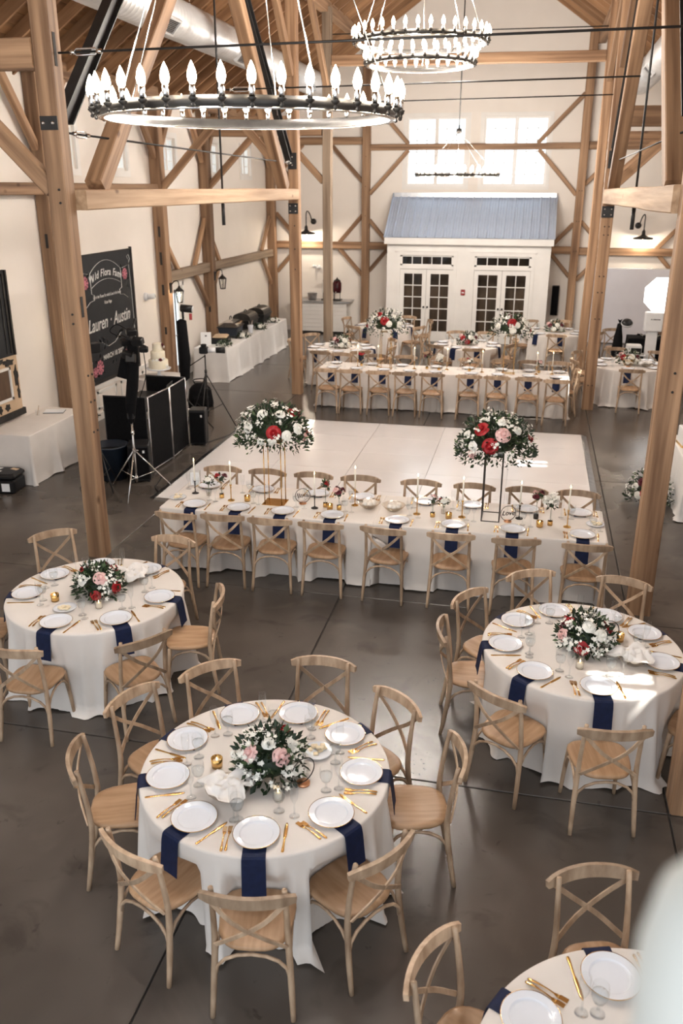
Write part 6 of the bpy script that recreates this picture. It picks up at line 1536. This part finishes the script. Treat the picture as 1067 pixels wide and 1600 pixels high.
obj('bag_body', MB().add(V, F, True).mesh('bag_body', 'black_cloth'), bp_); obj('front_pocket', MB().cbox(-0.17, -0.24, 0.05, 0.17, -0.15, 0.25, 0.03).mesh('front_pocket', 'black_cloth'), bp_); obj('strap', MB().tube(crom([(-0.1, 0.05, 0.46), (-0.12, 0.02, 0.54), (0.08, 0.03, 0.55), (0.1, 0.06, 0.46)], 4), 0.012, 6).mesh('strap', 'black_cloth'), bp_)
def cord(pts, label): tag(obj('power_cord', MB().tube(crom([(x, y, 0.008) for x, y in pts], 6), 0.007, 5).mesh('power_cord', 'black_plastic')), label, 'cord')
cord([(-5.52, 11.95), (-5.35, 11.7), (-5.25, 11.25), (-5.12, 11.05), (-5.10, 10.9)], 'black power cord running from the booth to the dance floor edge')
cord([(-5.45, 13.45), (-5.25, 13.9), (-5.13, 14.25), (-5.12, 14.6)], 'black power cord running from the loudspeaker to the dance floor edge')
cord([(-7.05, 12.3), (-6.9, 12.2), (-6.75, 12.35), (-6.55, 12.3)], 'black power cord emerging from under the cream draped table')

# ------------------------------------------------------------------ photo booth corner
bd = thing('photo_backdrop', 'pale lavender backdrop panel against the gable wall', 'backdrop', (0, 0, 0))
obj('backdrop_sheet', MB().box(1.55, YB - 0.45, 0.02, 3.98, YB - 0.43, 2.06).mesh('backdrop_sheet', 'backdrop'), bd); obj('backdrop_pole', MB().tube([(1.5, YB - 0.42, 2.07), (4.02, YB - 0.42, 2.07)], 0.02, 8).tube([(1.5, YB - 0.42, 0), (1.5, YB - 0.42, 2.07)], 0.018, 8).tube([(4.02, YB - 0.42, 0), (4.02, YB - 0.42, 2.07)], 0.018, 8).mesh('backdrop_pole', 'white_plastic'), bd)
bt = thing('prop_table', 'black draped prop table before the lavender backdrop', 'table', (3.20, 22.1, 0))
obj('tablecloth', cloth_rect(0.85, 0.32, 0.80, 81, 'black_cloth', 200, 0.0, 1.0, 0.02, 4.0), bt); obj('tabletop', MB().box(-0.82, -0.3, 0.75, 0.82, 0.3, 0.78).mesh('tabletop', 'seat_wood'), bt)
r = random.Random(8); m = MB()
for i in range(60):
    x = r.uniform(-0.45, 0.5); y = r.uniform(-.2, .2); a = r.uniform(0, 6)
    m.add([(x, y, 0.812), (x + 0.09 * math.cos(a), y + 0.09 * math.sin(a), 0.83 + r.random() * 0.06), (x + 0.1 * math.cos(a + 0.5), y + 0.1 * math.sin(a + 0.5), 0.815 + r.random() * 0.05)], [(0, 1, 2), (2, 1, 0)], mi=1 if r.random() < 0.25 else 0)
fb_ = tag(obj('feather_boa', m.mesh('feather_boa', 'black_cloth', 'petal_white'), None, T((3.05, 22.1, 0))), 'black and white feather boa heaped on the prop table', 'boa'); 
pr_ = thing('prop_stand', 'black prop stand with round striped hat at the table end', 'stand', (2.10, 21.72, 0))
obj('stand_body', MB().lathe([(0, 0), (0.14, 0), (0.13, 0.5), (0.10, 0.85), (0.07, 1.0), (0.05, 1.15), (0, 1.16)], 14).mesh('stand_body', 'black_cloth'), pr_); obj('hat', MB().lathe([(0, 0.1), (0.10, 0.08), (0.13, 0.02), (0.13, -0.02), (0, -0.03)], 16, T((0.16, -0.05, 1.16)) @ RX(0.5)).mesh('hat', 'black_plastic'), pr_)
obj('hat_band', MB().lathe([(0.132, 0.03), (0.134, 0.0), (0.132, -0.01)], 16, T((0.16, -0.05, 1.16)) @ RX(0.5)).mesh('hat_band', 'white_plastic'), pr_); obj('bow', MB().add([(0, 0, 0), (-0.06, 0, 0.12), (0.0, 0.0, 0.10), (0.05, 0, 0.13)], [(0, 1, 2), (0, 2, 3), (2, 1, 0), (3, 2, 0)]).mesh('bow', 'black_cloth'), pr_, T((0.0, -0.05, 1.14)))
ph = thing('photo_booth', 'white photo booth tower with large octagonal light', 'photo booth', (2.80, 21.3, 0))
obj('base_plate', MB().cbox(-0.28, -0.25, 0, 0.28, 0.25, 0.03, 0.008).mesh('base_plate', 'white_plastic'), ph); obj('column', MB().cbox(-0.12, -0.06, 0.03, 0.12, 0.06, 1.06, 0.01).mesh('column', 'white_plastic'), ph); obj('camera_housing', MB().cbox(-0.20, -0.12, 1.06, 0.20, 0.10, 1.50, 0.02).mesh('camera_housing', 'white_plastic'), ph)
for k, w in enumerate((0.010, 0.006, 0.012, 0.012, 0.010, 0.012, 0.012)):
    obj('logo_mark', MB().box(-w, 0, -0.012, w, 0.002, 0.012).mesh('logo_mark', 'black_plastic'), ph, T((-0.06 + k * 0.03, -0.122, 1.34)))
oct_ = [(0.42 * math.cos(PI / 8 + k * PI / 4), 0.42 * math.sin(PI / 8 + k * PI / 4)) for k in range(8)]
obj('octagon_light', MB().prism(oct_, -0.03, 0.03, T((0.12, -0.02, 1.88)) @ RX(PI / 2 - 0.1)).mesh('octagon_light', 'soft_light'), ph); obj('light_arm', MB().tube([(0.08, 0.05, 1.48), (0.12, 0.05, 1.9)], 0.02, 7).mesh('light_arm', 'black_steel'), ph)
sh = obj('printer_shelf', MB().box(-0.62, -0.2, 0.50, -0.1, 0.14, 0.52).mesh('printer_shelf', 'white_plastic'), ph); obj('shelf_brace', MB().tube([(-0.45, -0.05, 0.5), (-0.1, -0.05, 0.16)], 0.014, 6).mesh('shelf_brace', 'white_plastic'), sh)
pt = thing('photo_printer', 'small white printer on the photo booth shelf', 'printer', (2.44, 21.27, 0.521))
obj('printer_case', MB().cbox(-0.18, -0.15, 0, 0.16, 0.14, 0.22, 0.015).mesh('printer_case', 'white_plastic'), pt); obj('paper_slot', MB().box(-0.08, -0.156, 0.02, 0.15, -0.15, 0.16).mesh('paper_slot', 'black_plastic'), pt); obj('handle', MB().box(0.0, -0.165, 0.07, 0.06, -0.156, 0.085).mesh('handle', 'chrome'), pt)
pb = thing('dark_cabinet', 'tall dark cabinet standing behind the photo booth tower', 'cabinet', (3.42, 22.95, 0))
obj('cabinet_body', MB().cbox(-0.25, -0.2, 0, 0.25, 0.2, 1.55, 0.01).mesh('cabinet_body', 'dark_room'), pb); obj('cabinet_top', MB().box(-0.28, -0.23, 1.55, 0.28, 0.22, 1.60).mesh('cabinet_top', 'black_plastic'), pb)
# white table and floor flowers in the aisle behind the broad post
cloth_table('card_table', 2.17, 3.0, 11.45, 13.1, 'white draped table in the aisle behind the broad post', 84, 'cloth_white')
cbx = thing('card_box', 'white card box with gold trim on the aisle table', 'box', (2.36, 12.55, ZT), 0.1)
obj('box_body', MB().cbox(-0.15, -0.15, 0.0, 0.15, 0.15, 0.26, 0.008).mesh('box_body', 'white_plastic'), cbx); obj('box_trim', MB().box(-0.16, -0.16, 0.0, 0.16, 0.16, 0.03).mesh('box_trim', 'gold'), cbx)
obj('rose', ROSE['red'], cbx, T((-0.06, -0.08, 0.26)) @ Matrix.Scale(1.2, 4)); obj('rose', ROSE['red'], cbx, T((0.02, -0.1, 0.27)))
az = camaz((2.0, 12.4))
arrangement((1.86, 12.2, 0.0), 'leafy floor arrangement of wine red and white flowers behind the broad post', 0.30, 0.34, 57, [('wine', az * 0 - 2.3, 0.7, 1.4), ('red', -2.0, 0.2, 1.4), ('wine', -1.8, 0.9, 1.3), ('white', -2.6, 0.4, 1.2), ('white', -2.3, 0.1, 1.2), ('red', -1.6, 0.1, 1.3), ('white', -1.0, 0.4, 1.2)], leaves=520, blossoms=50, bowl=False, trail=0.2, fb=0.3)

# ------------------------------------------------------------------ loft railing post next to the camera
lf = thing('floor_loft', 'wooden loft landing behind the railing post', 'floor', kind='structure')
for k in range(12):
    obj('loft_board', MB().box(-1.5 + k * 0.25, -0.95, 2.48, -1.5 + k * 0.25 + 0.245, 0.52, 2.52).mesh('loft_board', 'rafter_wood'), lf)
nw = thing('newel_post', 'pale painted newel post with rounded cap on the loft', 'post', (0.137, 0.386, 2.522))
obj('shaft', MB().lathe([(0, 0), (0.05, 0), (0.05, 0.15), (0.046, 0.2), (0.046, 0.9), (0.048, 1.15), (0.050, 1.22)], 20).mesh('shaft', 'newel_paint'), nw)
obj('cap', MB().lathe([(0.050, 1.22), (0.052, 1.235), (0.052, 1.26), (0.046, 1.30), (0.030, 1.325), (0, 1.335)], 20).mesh('cap', 'newel_paint'), nw)

r = random.Random(19); m = MB()
for (cx, cy, n, sp) in ((-0.72, 5.62, 26, 0.16), (-0.60, 5.45, 16, 0.10), (-0.52, 6.35, 16, 0.14), (-0.62, 6.75, 12, 0.10)):
    for i in range(n):
        x, y, a, w = cx + r.gauss(0, sp), cy + r.gauss(0, sp * 0.5), r.uniform(0, 6), r.uniform(0.006, 0.016)
        m.add([(x, y, 0.0015), (x + w * math.cos(a), y + w * math.sin(a), 0.004), (x + 1.6 * w * math.cos(a + 0.5), y + 1.6 * w * math.sin(a + 0.5), 0.002), (x + w * math.cos(a + 1.1), y + w * math.sin(a + 1.1), 0.003)], [(0, 1, 2, 3), (3, 2, 1, 0)])
tag(obj('dried_petals', m.mesh('dried_petals', 'joint_dark')), 'dark dried petals scattered on concrete behind the pulled out chair', 'petals', None, 'stuff')
